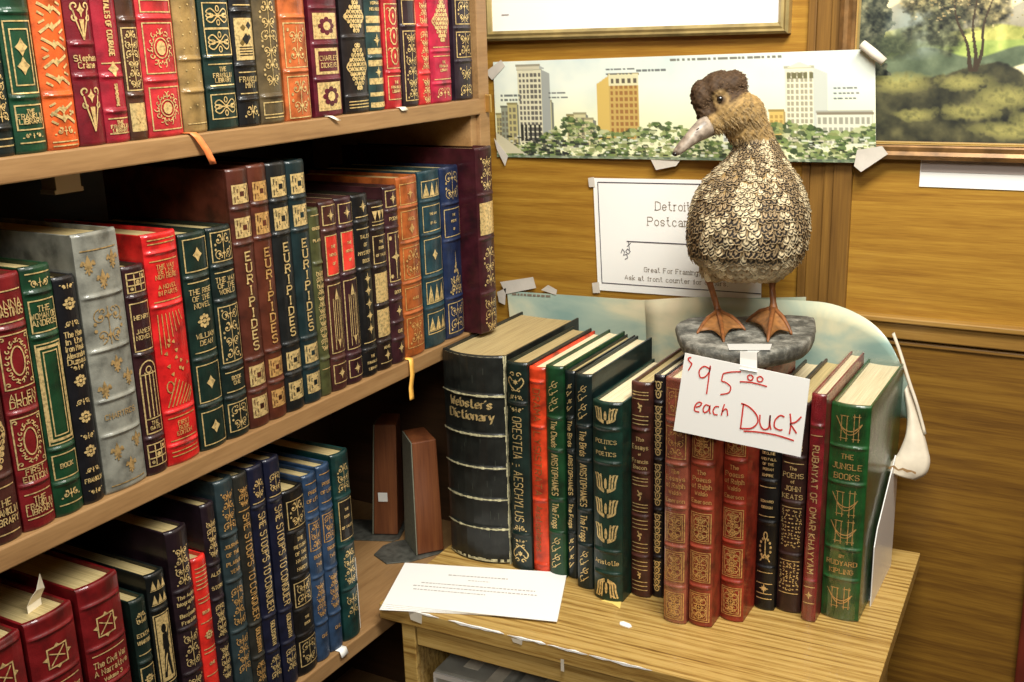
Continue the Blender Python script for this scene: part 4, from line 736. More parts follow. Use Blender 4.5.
# bookmarks and slips belong to their books
def ribbon_strip(name, parent, pts, wid, mat, axis='y'):
    m = MB(); rows = []
    for p in pts:
        p = Vector(p); rows.append([p-Vector((0, wid/2, 0)), p+Vector((0, wid/2, 0))])
    m.grid(rows); o = m.build(name, mat, None, smooth=True)
    s = o.modifiers.new('thickness', 'SOLIDIFY'); s.thickness = .0004
    if parent is not None: o.parent = parent; o.matrix_parent_inverse = (Matrix.Translation(parent.location) @ Matrix.Rotation(parent.rotation_euler.z, 4, 'Z')).inverted()
    return o
def bk(s): return [o for l, o in book_objs.items() if s in l][0]
ORIB = plain('orange_ribbon', (.80, .22, .06), .5, noise=.15, scale=200); YRIB = plain('yellow_ribbon', (.9, .45, .08), .5, noise=.2, scale=120); PAPER = plain('white_paper', (.86, .85, .80), .7)
CARDM = plain('cream_paper', (.80, .74, .58), .7)
t8 = bk('plain tan')
ribbon_strip('ribbon_bookmark', t8, [(-.735, .700, H(-.0755)), (XS+.0012, .702, H(-.0755)), (XS+.003, .706, H(-.080)), (XS+.005, .713, H(-.092)), (XS+.004, .7185, H(-.101)), (XS+.003, .721, H(-.105))], .008, ORIB)
t20 = bk('orange brown leather book with a yellow')
ribbon_strip('ribbon_bookmark', t20, [(-.745, 1.012, H(-.3665)), (XS+.0015, 1.008, H(-.3665)), (XS+.003, 1.007, H(-.371)), (XS+.004, 1.006, H(-.385)), (XS+.003, 1.003, H(-.400)), (XS+.004, 1.002, H(-.412)), (XS+.004, 1.0025, H(-.415))], .0085, YRIB)
ribbon_strip('paper_slip', bk('maroon book with square gold medallion'), [(-.74, .893, H(-.0758)), (XS+.001, .893, H(-.0758)), (XS+.004, .903, H(-.081))], .006, CARDM)
ribbon_strip('paper_slip', bk('slim scarlet'), [(-.74, 1.02, H(-.0758)), (XS+.001, 1.02, H(-.0758)), (XS+.003, 1.022, H(-.0795))], .012, CARDM)
ribbon_strip('paper_slip', bk('right one of the two sky blue'), [(-.745, .845, H(-.6648)), (XS+.001, .846, H(-.6648)), (XS+.004, .846, H(-.672))], .012, PAPER)
m = MB(); c2 = bk('paper slip sticking'); w2 = .0457
m.grid([[(-.004, .02, .205), (.012, .024, .205)], [(-.004, .020, .226), (.012, .024, .226)], [(-.002, .016, .234), (.013, .018, .236)], [(.002, .013, .240), (.008, .014, .252)]])
o = m.build('paper_slip', CARDM, c2); s_ = o.modifiers.new('t', 'SOLIDIFY'); s_.thickness = .0004

# loose white card leaning at the end of the bottom shelf row
o = MB().box(-.865, -.735, .8925, .8937, H(-.6655), H(-.575)).build('white_card', PAPER)
tag(o, 'thin white card standing upright against the bright teal green book, bottom shelf', 'card')

# ------------------------------------------------------------------ wooden bookends on the bottom shelf
STEEL = plain('dark_steel_plate', (.12, .12, .10), .45, .5, noise=.4, scale=120)
GREYF = plain('grey_green_felt', (.17, .17, .12), .85, noise=.15, scale=200)
def rotp(p, a, o): c, s = math.cos(a), math.sin(a); return (o[0]+c*p[0]-s*p[1], o[1]+s*p[0]+c*p[1])
def bookend(loc, ang, w, d, h, label, sticker=False, lean=0, plate=()):
    r_ = empty('wooden_bookend', loc, ang, label, 'bookend', 'wooden bookends on the bottom shelf')
    m = MB(); n0 = [( 0, 0), (w, 0), (w, d), (0, d)]
    ins = .004
    m.grid([[(0, 0, .003), (w, 0, .003), (w, d, .003), (0, d, .003)], [(ins*.5+lean, ins, h), (w-ins*.5+lean, ins, h), (w-ins+lean, d-.003, h+.003), (ins+lean, d-.003, h+.003)]], True)
    m.poly(m.v[:4]); m.poly(m.v[4:8]); m.build('wooden_block', WRED, r_, bevel=.0015)
    m = MB(); m.grid([[(-.0016, 0, .003), (-.0002, 0, .003), (-.0002, d, .003), (-.0016, d, .003)], [(-.0016+ins*.5+lean, ins, h), (-.0002+ins*.5+lean, ins, h), (-.0002+ins+lean, d-.003, h+.002), (-.0016+ins+lean, d-.003, h+.002)]], True)
    m.poly(m.v[:4]); m.poly(m.v[4:8]); m.build('felt_side', GREYF, r_)
    m = MB(); m.prism(plate, 0, .002); m.build('base_plate', STEEL, r_, bevel=.0006)
    if sticker:
        m = MB(); m.box(.010, .023, -.0006, -.0001, h*.36-.006, h*.36+.007); m.build('price_sticker', PAPER, r_)
    return r_
bookend((-.777, 1.073, H(-.666)), math.radians(52), .037, .052, .160, 'wooden bookend block with a grey green side face, nearer the thick black dictionary',
        plate=[(-.052, .03), (-.044, -.002), (-.012, -.010), (.036, -.003), (.036, .052), (-.018, .056), (-.034, .050)])
bookend((-.868, 1.098, H(-.666)), math.radians(24), .034, .046, .163, 'plain reddish wooden bookend block with a small white price sticker', True, .008,
        plate=[(-.055, -.006), (-.048, -.014), (.030, -.016), (.038, -.008), (.04, .05), (-.05, .05)])

# ------------------------------------------------------------------ side table
TA = (-.7249, .9181); th_ = math.radians(2.6)
tab = empty('side_table', (TA[0], TA[1], 0), th_, 'oak-veneered side table with a peeling front edge, carrying the row of books', 'table')
TZ = H(-.643); TW, TD = .556, .386
m = MB(); m.box(0, TW, 0, TD, TZ-.020, TZ); m.build('table_top', WTABLE, tab, bevel=.0012)
m = MB(); m.box(.048, TW-.03, .004, .02, TZ-.046, TZ-.0205); m.build('apron', WTABLE, tab, bevel=.001)
for x0 in (.028, TW-.046):
    m = MB(); m.box(x0, x0+.018, .003, TD-.003, 0, TZ-.0205); m.build('side_panel', WTABLE, tab, bevel=.001)
m = MB(); m.box(.046, TW-.046, .01, TD-.02, TZ-.36, TZ-.345); m.build('lower_shelf', WTABLE, tab, bevel=.001)
m = MB(); m.box(.046, TW-.046, TD-.012, TD-.004, .1, TZ-.022); m.build('back_panel', WDARK, tab)
rnd = random.Random(11)
m = MB()
x = .035
while x < .34:   # peeled white core along the front edge, in irregular strips
    n_ = rnd.randint(3, 9); up = []; dnn = []
    for i in range(n_+1):
        xx = x+i*.008; k_ = 0 if i in (0, n_) else 1
        up.append((xx, -.0006+k_*rnd.uniform(.0004, .0034)*(1 if xx < .26 else .5), TZ+.0004)); dnn.append((xx, -.0006, TZ+.0004))
    m.grid([dnn, up]); m.grid([[(p_[0], -.0006, TZ+.0003) for p_ in up], [(p_[0], -.0006, TZ-(.0003 if i in (0, n_) else rnd.uniform(.0003, .0028))) for i, p_ in enumerate(up)]])
    x += n_*.008+rnd.choice((.001, .004, .012))
m.build('peeled_edge', PAPER, tab)
TAPE = plain('yellowed_tape', (.62, .56, .44), .35, noise=.15, scale=60, coat=.3)
m = MB()
m.poly([(.041, -.0008, TZ+.0005), (.060, -.0008, TZ+.0005), (.059, -.001, TZ-.013), (.044, -.001, TZ-.011)]); m.poly([(.176, -.001, TZ-.002), (.190, -.001, TZ-.002), (.189, -.001, TZ-.008), (.178, -.001, TZ-.007)])
m.poly([(.236, -.001, TZ-.013), (.240, -.001, TZ-.013), (.240, -.001, TZ-.028), (.236, -.001, TZ-.028)]); m.build('tape_scraps', TAPE, tab)
p0 = atz(627, 626, -.643)
m = MB(); m.prism([(p0.x-.010, p0.y+.003), (p0.x-.007, p0.y+.006), (p0.x+.002, p0.y+.004), (p0.x+.006, p0.y), (p0.x+.004, p0.y-.004), (p0.x-.004, p0.y-.003), (p0.x-.008, p0.y-.002)], TZ+.0002, TZ+.0012)
tag(m.build('paper_scrap', PAPER), 'tiny torn white paper scrap lying on the oak table top', 'paper scrap')
m = MB(); q = [atz(a, b, -.643) for a, b in ((601, 601), (622, 597), (620, 609), (612, 604))]; m.prism([(p.x, p.y) for p in q], TZ+.0002, TZ+.0008)
tag(m.build('paper_slip', plain('yellow_paper', (.8, .6, .16), .6)), 'small yellow paper corner peeking from under the POLITICS & POETICS book', 'paper slip')

# sheaf of printed sheets on the table corner
sh = empty('paper_stack', (-.64, 1.0, TZ), 0, 'stack of white printed sheets lying on the left front corner of the table', 'papers')
def sheetpts(z, k=0):
    P = [atz(383-k*1.2, 604+k*2.0, -.643+z), atz(405, 563, -.643+z), atz(567, 573+k*.4, -.643+z), atz(557+k*.3, 622-k, -.643+z)]
    return [(p.x+.64, p.y-1.0) for p in P]
for k in range(4):
    z = .0006+k*.0009; P = sheetpts(z, 3-k)
    m = MB(); m.prism(P, z, z+.0005); m.build('sheet', PAPER, sh)
INKG = plain('grey_ink', (.42, .38, .34), .7)
def lerp(a, b, t): return (a[0]+(b[0]-a[0])*t, a[1]+(b[1]-a[1])*t)
def onsheet(P, u, v): a = lerp(P[1], P[2], u); b = lerp(P[0], P[3], u); return lerp(a, b, v)
m = MB(); P = sheetpts(.0034)
rnd = random.Random(2)
for v, u0, u1, hh in ((.22, .30, .66, .045), (.32, .43, .56, .03), (.44, .16, .84, .04), (.52, .12, .86, .04), (.60, .13, .56, .04)):
    u = u0
    while u < u1:
        l = rnd.uniform(.008, .022)
        m.poly([(*onsheet(P, u, v), .0040), (*onsheet(P, min(u+l, u1), v), .0040), (*onsheet(P, min(u+l, u1), v+hh*.5), .0040), (*onsheet(P, u, v+hh*.5), .0040)]); u += l+.006
m.build('printed_lines', INKG, sh)

# grey boxes on the lower shelf of the table
BOXM = plain('grey_archive_box', (.33, .32, .27), .6, noise=.2, scale=25); LABW = plain('white_label_edge', (.72, .70, .66), .6)
for i, (x0, x1, lb) in enumerate(((.052, .152, 'leftmost grey storage box with white rimmed end, under the table'), (.156, .256, 'second grey storage box under the table, right of the white rimmed one'), (.260, .36, 'third grey storage box under the table, farthest right'))):
    r_ = empty('storage_box', tab.matrix_world @ Vector((0, 0, 0)), 0, lb, 'box', 'grey boxes under the table')
    c, s = math.cos(th_), math.sin(th_)
    ox, oy = TA[0]+c*x0-s*.03, TA[1]+s*x0+c*.03; r_.location = (ox, oy, TZ-.345); r_.rotation_euler = (0, 0, th_)
    hh = .252
    m = MB(); m.box(.0, x1-x0-.002, 0, .25, .0, hh); m.build('carton', BOXM, r_, bevel=.003)
    m = MB(); m.box(.001, x1-x0-.003, -.003, -.0002, hh-.008, hh-.002); m.box(.001, .004, -.003, -.0002, .01, hh-.008); m.build('white_rim', LABW, r_)
    m = MB(); m.box(x1-x0-.030, x1-x0-.012, .0, .245, hh+.0002, hh+.0008); m.box(.03, .05, .02, .09, hh+.0002, hh+.0007); m.build('tape_strip', TAPE, r_)

# ------------------------------------------------------------------ metal bookend at the row end
g = empty('metal_bookend', (-.214, 1.2, TZ), 0, 'white enamelled sheet metal bookend at the right end of the table row', 'bookend')
P = [(-.033, 0), (-.033, .074), (-.022, .092), (.06, .152), (.080, .135), (.08, 0)]
m = MB(); n = len(P); m.v = [(0, p[0]-.0, p[1]) for p in P]+[(.0012, p[0], p[1]) for p in P]; m.f = [tuple(range(n)), tuple(range(2*n-1, n-1, -1))]+[(i, (i+1) % n, n+(i+1) % n, n+i) for i in range(n)]
ENAM = plain('white_enamel', (.72, .70, .66), .35, coat=.3)
m.build('upright_plate', ENAM, g)
m = MB(); m.box(-.004, .0, -.02, .07, .0, .0008); m.build('foot_plate', ENAM, g)
m = MB(); m.tube([(.0011, .055, .128), (.0016, .055, .128)], .0018, 10); m.build('hole', plain('hole_dark', (.05, .05, .05), .8), g)
# ------------------------------------------------------------------ printed pictures: a raster painted in code, stored per vertex
class Canvas:
    def __init__(s, w, h, c): s.w, s.h = w, h; s.a = np.zeros((h, w, 3)); s.a[:] = c; s.yy, s.xx = np.mgrid[0:h, 0:w]
    def mask_poly(s, P):
        m = np.zeros((s.h, s.w), bool); n = len(P)
        for i in range(n):
            x0, y0 = P[i]; x1, y1 = P[(i+1) % n]
            if y0 == y1: continue
            c = ((s.yy >= min(y0, y1)) & (s.yy < max(y0, y1))); xi = x0+(s.yy-y0)*(x1-x0)/(y1-y0); m ^= c & (s.xx < xi)
        return m
    def poly(s, P, c, al=1): m = s.mask_poly(P); s.a[m] = s.a[m]*(1-al)+np.array(c)*al
    def rect(s, x0, y0, x1, y1, c, al=1):
        v = s.a[max(0, int(y0)):max(0, int(math.ceil(y1))), max(0, int(x0)):max(0, int(math.ceil(x1)))]; v[:] = v*(1-al)+np.array(c)*al
    def blob(s, cx, cy, rx, ry, c, al=1): m = ((s.xx-cx)/rx)**2+((s.yy-cy)/ry)**2 < 1; s.a[m] = s.a[m]*(1-al)+np.array(c)*al
def vnoise(w, h, sc, seed, oct=4):
    r = np.random.RandomState(seed); out = np.zeros((h, w)); amp = 1; tot = 0
    for o in range(oct):
        gw, gh = int(w/sc)+3, int(h/sc)+3; g = r.rand(gh, gw); y = np.arange(h)/sc; x = np.arange(w)/sc
        yi, xi = y.astype(int), x.astype(int); fy, fx = y-yi, x-xi; fy = fy*fy*(3-2*fy); fx = fx*fx*(3-2*fx)
        a = g[yi][:, xi]; b = g[yi][:, xi+1]; c = g[yi+1][:, xi]; d = g[yi+1][:, xi+1]
        out += amp*((a*(1-fx)+b*fx)*(1-fy)[:, None]+(c*(1-fx)+d*fx)*fy[:, None]); tot += amp; amp *= .55; sc = max(1.3, sc/2)
    return out/tot
PRINT, pnt, pb = newmat('printed_picture'); ca = N(pnt, 'ShaderNodeVertexColor'); ca.layer_name = 'Col'
pnt.links.new(ca.outputs[0], pb.inputs['Base Color']); pb.inputs['Roughness'].default_value = .55
def picture(name, cv, c00, c10, c01, c11, parent=None, mat=PRINT, bow=0, smooth_=False):
    """c00 top-left, c10 top-right, c01 bottom-left, c11 bottom-right (world); colours sRGB"""
    h, w = cv.h, cv.w; u = (np.arange(w)/(w-1))[None, :, None]; v = (np.arange(h)/(h-1))[:, None, None]
    A, B, C, D = [np.array(c) for c in (c00, c10, c01, c11)]
    P = (A*(1-u)+B*u)*(1-v)+(C*(1-u)+D*u)*v
    if bow: P = P+np.array((0, -1, 0))*bow*(np.sin(u*9)*.5+np.sin(u*3.1+v*2))
    P = P.reshape(-1, 3); c = np.clip(cv.a, 0, 1); c = np.where(c > .04045, ((c+.055)/1.055)**2.4, c/12.92).reshape(-1, 3)
    cols = np.concatenate([c, np.ones((len(c), 1))], 1)
    idx = np.arange(w*h).reshape(h, w); f = np.stack([idx[:-1, :-1], idx[1:, :-1], idx[1:, 1:], idx[:-1, 1:]], -1).reshape(-1, 4)
    me = bpy.data.meshes.new(name); me.from_pydata(P.tolist(), [], f.tolist())
    me.color_attributes.new('Col', 'FLOAT_COLOR', 'POINT').data.foreach_set('color', cols.astype(np.float32).ravel())
    me.materials.append(mat); o = bpy.data.objects.new(name, me); COL.objects.link(o)
    if parent is not None: o.parent = parent; o.matrix_parent_inverse = Matrix.Translation(parent.location).inverted()
    return o
def world_child(mb, name, mat, parent, **k):
    o = mb.build(name, mat, None, **k); o.parent = parent; o.matrix_parent_inverse = Matrix.Translation(parent.location).inverted(); return o
def thinquad(name, pts, mat, parent, t=.0006):
    m = MB(); n = len(pts); m.v = [tuple(p) for p in pts]+[(p[0], p[1]+t, p[2]) for p in pts]
    m.f = [tuple(range(n)), tuple(range(2*n-1, n-1, -1))]+[(i, (i+1) % n, n+(i+1) % n, n+i) for i in range(n)]
    return world_child(m, name, mat, parent)

# --- city panorama taped across the wall
W_, H_ = 440, 132
cv = Canvas(W_, H_, (.93, .94, .90))
n = vnoise(W_, H_, 50, 1)
cv.a += ((n-.5)*.25)[:, :, None]*np.array([1.0, .7, .35])
g = np.clip((cv.yy-35)/60, 0, 1)[:, :, None]; cv.a = cv.a*(1-g*.6)+np.array((1.0, .96, .70))*g*.6
cv.a = np.clip(cv.a, 0, 1)
def bld(x0, y0, x1, y1, face, side, sw, win, nx, ny, left=False, roof=0):
    x0, x1, sw = [v*W_/380 for v in (x0, x1, sw)]; y0, y1 = [v*H_/110 for v in (y0, y1)]
    if left: cv.poly([(x0-sw, y0+sw*.7), (x0, y0), (x0, y1), (x0-sw, y1)], side)
    else: cv.poly([(x1, y0), (x1+sw, y0+sw*.5), (x1+sw, y1), (x1, y1)], side)
    cv.rect(x0, y0, x1, y1, face)
    for i in range(nx):
        for j in range(ny):
            wx = x0+(x1-x0)*(i+.28)/nx; wy = y0+4+(y1-y0-4)*(j+.25)/ny
            cv.rect(wx, wy, wx+(x1-x0)/nx*.45, wy+(y1-y0)/ny*.5, win, .85)
    cv.rect(x0-1, y0-1.5, x1+1, y0+.5, tuple(.75*a for a in face))
rnd = random.Random(1)
for x0, x1, y in ((2, 8, 60), (8, 16, 52), (16, 26, 48), (52, 66, 46), (84, 92, 62), (92, 104, 60), (104, 112, 66), (262, 275, 50)): bld(x0, y, x1, 95, rnd.choice(((.78, .72, .5), (.85, .8, .62), (.6, .6, .52))), (.5, .5, .45), 3, (.45, .42, .35), 2, 6)
bld(29, 10, 56, 92, (.90, .86, .74), (.66, .66, .64), 9, (.33, .31, .30), 6, 13); bld(28, 6, 54, 10, (.85, .8, .7), (.7, .7, .68), 5, (.8, .76, .66), 1, 1)
for i in range(5): cv.rect((31+i*5)*W_/380, 72*H_/110, (33+i*5)*W_/380, 90*H_/110, (.2, .2, .18))
bld(131, 18, 161, 88, (.80, .66, .38), (.86, .72, .40), 14, (.60, .40, .22), 6, 10, True); cv.rect(131*W_/380, 18*H_/110, 161*W_/380, 30*H_/110, (.90, .86, .70))
for i in range(5): cv.rect((133+i*6)*W_/380, 23*H_/110, (135+i*6)*W_/380, 27*H_/110, (.4, .36, .3))
bld(245, 22, 256, 90, (.88, .88, .84), (.75, .75, .72), 4, (.55, .55, .52), 3, 12)
bld(303, 16, 327, 95, (.95, .92, .80), (.82, .82, .78), 12, (.62, .58, .50), 6, 13); cv.poly([(303*W_/380, 19), (315*W_/380, 12), (327*W_/380, 19)], (.93, .9, .78))
for i in range(5): cv.rect((304+i*5)*W_/380, 21*H_/110, (307+i*5)*W_/380, 26*H_/110, (.45, .43, .30))
bld(288, 58, 300, 92, (.88, .74, .42), (.7, .6, .4), 2, (.7, .55, .3), 3, 6)
bld(330, 60, 376, 92, (.90, .88, .80), (.8, .78, .7), 1, (.60, .58, .52), 10, 3); cv.rect(330*W_/380, 60*H_/110, 378*W_/380, 62*H_/110, (.55, .5, .42))
# caption dashes
for cx, cy, l, k in ((8, 38, 22, 2), (64, 36, 20, 2), (160, 14, 30, 1), (128, 12, 28, 2), (345, 36, 20, 3)):
    for j in range(k):
        x = cx
        while x < cx+l: cv.rect(x*W_/380, (cy+j*5)*H_/110, x*W_/380+2, (cy+j*5)*H_/110+1.6, (.35, .36, .36), .8); x += rnd.choice((2.4, 3.2, 4.2))
x = 195
while x < 300: cv.rect(x*W_/380, 4, x*W_/380+2.5, 6.5, (.4, .38, .33), .8); x += rnd.choice((3, 3.6, 5))
# trees and grass
for i in range(1500):
    x = rnd.uniform(0, W_); top = 80+9*math.sin(x*.05)+6*math.sin(x*.021+2)+(10 if x < 90 else 0)
    y = rnd.uniform(top*H_/110*.95, H_); d = rnd.random()
    c = rnd.choice(((.33, .42, .22), (.48, .55, .32), (.22, .28, .16), (.62, .66, .42), (.78, .78, .6), (.28, .33, .22), (.56, .58, .36)))
    cv.blob(x, y, rnd.uniform(1.5, 5.5), rnd.uniform(1, 3.5), c, .85)
for i in range(260): x = rnd.uniform(0, W_); y = rnd.uniform(100, H_); cv.rect(x, y, x+rnd.uniform(1, 5), y+1.2, rnd.choice(((.92, .92, .86), (.85, .8, .7), (.15, .16, .12))), .8)
for i in range(40): x = 30+rnd.uniform(0, 90); y = rnd.uniform(105, 128); cv.rect(x, y, x+6, y+2, (.16, .17, .17), .7)
cv.poly([(0, 96), (12, 104), (40, 126), (10, 126), (0, 118)], (.85, .8, .68)); cv.rect(0, 128, W_, H_, (.45, .5, .45), .6)
cv.a = np.clip(cv.a*np.array((.93, .95, .93)), 0, 1)
pan = empty('city_panorama_print', at(685, 160, 1.346), 0, 'wide coloured panorama print of tall city buildings above trees, taped across the wall', 'print')
A, B, C, D = at(493, 62, 1.3475), at(875, 49, 1.329), at(497, 157, 1.3475), at(876, 163, 1.329)
picture('printed_scene', cv, A, B, C, D, pan)
m = MB(); back = [Vector(p)+Vector((0, .0006, 0)) for p in (A, B, D, C)]; m.poly(back); world_child(m, 'paper_sheet', PAPER, pan)
TAPEM = plain('clear_tape', (.60, .55, .47), .25, coat=.6, noise=.12, scale=40)
for P in ([(485, 72), (501, 60), (505, 66), (492, 80)], [(494, 138), (508, 156), (505, 166), (497, 150)], [(648, 154), (682, 158), (676, 166), (656, 170)]):
    thinquad('tape_piece', [at(x, y, 1.3455-(.006 if x > 600 else 0)) for x, y in P], TAPEM, pan, .0003)
thinquad('tape_piece', [at(x, y, 1.327) for x, y in [(857, 150), (882, 146), (888, 154), (861, 172), (854, 166)]], TAPEM, pan, .0003)
m = MB(); p0, p1 = at(862, 44, 1.322), at(884, 62, 1.320); m.tube([p0, p0.lerp(p1, .5), p1], [.0052, .0056, .005], 12); world_child(m, 'rolled_tape', plain('pale_tape_roll', (.66, .60, .48), .5), pan, smooth=True)

# --- framed white board above
fr = empty('framed_board', at(640, 34, 1.349), 0, 'white board in a thin brass-coloured frame above the city panorama, cut by the photo edge', 'framed picture')
x0, x1, z0, z1 = -.8073, -.3825, H(-.0095), H(.30)
BRASS = plain('brass_frame', (.42, .32, .13), .35, .5, noise=.3, scale=40); FDK = plain('dark_frame_side', (.10, .05, .02), .5)
def frame(parent, x0, x1, z0, z1, wd, y, dep, mat, nm='frame'):
    m = MB()
    def pr(y_, k): return [(x0+k, y_, z0+k), (x1-k, y_, z0+k), (x1-k, y_, z1-k), (x0+k, y_, z1-k)]
    m.grid([pr(y+dep, 0), pr(y+.003, 0), pr(y, wd*.25), pr(y+.002, wd*.45), pr(y+.0005, wd*.7), pr(y+.005, wd), pr(y+dep, wd)], True)
    return world_child(m, nm, mat, parent)
frame(fr, x0, x1, z0, z1, .013, 1.334, .0158, BRASS)
m = MB(); m.box(x0+.012, x1-.012, 1.342, 1.344, z0+.012, z1-.012); world_child(m, 'white_sheet', plain('board_white', (.88, .87, .83), .4, coat=.3), fr)
m = MB(); m.box(-.779, -.768, 1.3412, 1.3418, H(.024), H(.0255)); world_child(m, 'pencil_mark', INKG, fr)

# --- framed landscape painting (generic: trees over a grassy bank, river valley)
W2, H2 = 240, 230
cv = Canvas(W2, H2, (.80, .74, .54)); yy, xx = cv.yy/H2, cv.xx/W2
n1 = vnoise(W2, H2, 50, 5); n2 = vnoise(W2, H2, 18, 6); n3 = vnoise(W2, H2, 6, 7, 3)
A3 = lambda n, c: (n-.5)[:, :, None]*np.array(c)
cv.a = np.array((.80, .74, .56))+A3(n1, (.3, .28, .2))
def blend(mask, col, al=1.0): k = (np.clip(mask, 0, 1)*al)[:, :, None]; cv.a = cv.a*(1-k)+col*k
def below(f, soft=.012): return np.clip((yy-f)/soft, 0, 1)
blend(below(.24-.16*np.clip(xx-.68, 0, 1)*2+.03*np.sin(xx*20)), np.array((.52, .50, .42))+A3(n2, (.2, .2, .2)))
blend(below(.36+.015*np.sin(xx*17)), np.array((.62, .62, .28))+A3(n2, (.5, .4, .3)))
blend(below(.43)*below(-.47+0*xx), np.array((.52, .60, .26))+A3(n2, (.4, .35, .2)))
blend(below(.49+.03*np.sin(xx*14)), np.array((.30, .36, .26))+A3(n2, (.25, .25, .2)))
riv = below(.56-.08*(xx-.9)*2+.02*np.sin(xx*22))*(xx > .72); blend(riv, np.array((.80, .76, .60))+A3(n1, (.3, .3, .2)))
bankf = .60+.30*np.clip(xx-.66, 0, 1)+.05*np.sin(xx*7)+.04*(n2-.5)
blend(below(bankf), np.array((.20, .20, .12))+A3(n2, (.4, .36, .2)))
# sunlit grassy mounds on the bank
for cx, cy, rx, ry in ((.34, .50, .10, .05), (.22, .66, .16, .06), (.52, .66, .13, .05), (.72, .74, .16, .07), (.90, .86, .16, .06), (.56, .82, .16, .05), (.30, .84, .10, .04), (.78, .92, .22, .05)):
    d = ((xx-cx)/rx)**2+((yy-cy+.3*(xx-cx)**2)/ry)**2+(n3-.5)*1.6
    blend(np.clip(1.25-d, 0, 1)*below(bankf-.06), np.array((.52, .50, .24))+A3(n3, (.5, .45, .2)), .85)
lm_ = (xx+.18*(n2-.5)+.05*(yy-.5) < .16); blend(lm_.astype(float)*(yy < .62), np.array((.22, .24, .18))+A3(n3, (.6, .55, .4)))
hz = np.clip(1.2-(((xx-.30)/.17)**2+((yy-.36)/.17)**2), 0, 1); blend(hz, np.array((.42, .48, .46))+A3(n2, (.2, .2, .2)), .8)
blend(np.clip(1.2-(((xx-.18)/.13)**2+((yy-.46)/.08)**2)+(n3-.5), 0, 1), np.array((.18, .22, .14))+A3(n3, (.3, .3, .2)))
tr = np.clip(1.6-(((xx-.47)/.25)**2+((yy-.13)/.24)**2)-(n2-.5)*3, 0, 1); blend(tr, np.array((.30, .28, .18))+A3(n3, (.9, .8, .5)))
tr = np.clip(1.4-(((xx-.40)/.16)**2+((yy-.36)/.12)**2)-(n2-.5)*3, 0, 1); blend(tr, np.array((.20, .22, .15))+A3(n3, (.5, .5, .35)), .85)
rnd = random.Random(3)
for k, (xa, xb, ya) in enumerate(((.565, .54, .1), (.575, .62, .18), (.56, .44, .2))):
    for i in range(70): t = i/70; cv.blob((xb+(xa-xb)*t+.008*math.sin(t*9+k))*W2, (ya+(.60-ya)*t)*H2, .8+2.0*t*t, 2, (.20, .15, .09), .9)
for i in range(700):
    x, y = rnd.gauss(.47, .13)*W2, rnd.gauss(.12, .10)*H2
    cv.blob(x, y, rnd.uniform(.8, 2.2), rnd.uniform(.8, 1.5), rnd.choice(((.60, .50, .30), (.20, .19, .12), (.46, .42, .25), (.34, .33, .22), (.74, .66, .46))), .6)
for cx in (.84, .90, .79): cv.blob(cx*W2, .42*H2, 5, 4, (.36, .40, .20), .8)
cv.a = np.clip(cv.a, 0, 1)
g_ = cv.a.mean(2, keepdims=True); cv.a = np.clip((cv.a*.75+g_*np.array((1.0, .95, .8))*.25)*1.2, 0, 1)
pt = empty('framed_landscape', (-.10, 1.345, H(.05)), 0, 'framed oil painting of trees above a grassy bank and river valley, upper right', 'painting')
px0, px1, pz0, pz1 = -.322, -.055, H(-.1545), H(.085)
FRM = plain('old_gilt_frame', (.23, .12, .04), .4, .3, noise=.5, scale=50, bstr=.3)
frame(pt, px0, px1, pz0, pz1, .021, 1.3325, .0172, FRM)
frame(pt, px0+.018, px1-.018, pz0+.0165, pz1-.0165, .0045, 1.3335, .009, plain('gilt_liner', (.62, .45, .18), .35, .5), 'gilt_liner')
a_, b_ = px0+.020, px1-.020; c_, d_ = pz0+.019, pz1-.019
picture('painted_scene', cv, (a_, 1.3405, d_), (b_, 1.3405, d_), (a_, 1.3405, c_), (b_, 1.3405, c_), pt)
m = MB(); m.box(a_, b_, 1.341, 1.343, c_, d_); world_child(m, 'canvas_panel', plain('canvas_green', (.16, .15, .08), .6, noise=.4, scale=18), pt)

# --- small white note under the painting
nt_ = empty('wall_note', (-.166, 1.349, H(-.17)), 0, 'blank white paper strip with a grey upper band, on the wall under the painting', 'paper')
m = MB(); m.box(-.2235, -.095, 1.3486, 1.3494, H(-.1868), H(-.1555)); world_child(m, 'paper_strip', PAPER, nt_)
m = MB(); m.box(-.2225, -.095, 1.3478, 1.3484, H(-.169), H(-.1548)); world_child(m, 'grey_band', plain('mauve_grey', (.45, .38, .34), .6), nt_)

# --- printed sign
sg = empty('paper_sign', at(678, 240, 1.349), 0, 'white paper sign reading Detroit Postcards, taped to the wall behind the duck', 'sign')
S00, S10, S01, S11 = at(593, 178, 1.3478), at(762, 181, 1.3478), at(598, 290, 1.3478), at(761, 302, 1.3478)
thinquad('sign_sheet', [S00, S10, S11, S01], PAPER, sg)
def sp(u, v, y=-.0006): a = S00.lerp(S10, u); b = S01.lerp(S11, u); p = a.lerp(b, v); return Vector((p.x, p.y+y, p.z))
BLK = plain('black_ink', (.05, .04, .06), .6); INKD = plain('faded_ink', (.22, .17, .12), .6)
def uvpx(px, py):   # picture measurements of the sign -> sheet coordinates
    u = (px-593-(py-178)*.045)/168.5; v = (py-178-u*7.5*(py-178)/115-u*3)/(112.0); return u, v
def inkline(mb, pts, t):
    for q in ribbon(pts, t):
        mb.poly([sp(a/ .2375, b/.158) for a, b in q])     # sheet is .2375 x .158 m
SW, SH = .2375, .158
mb = MB()
for a, b in (((.03, .035), (1, .035)), ((.03, .035), (.03, .93)), ((.03, .93), (1, .93))): inkline(mb, [(a[0]*SW, a[1]*SH), (b[0]*SW, b[1]*SH)], .0012)
inkline(mb, [(.20*SW, .545*SH), (.9*SW, .545*SH)], .0014)
world_child(mb, 'border_rules', BLK, sg)
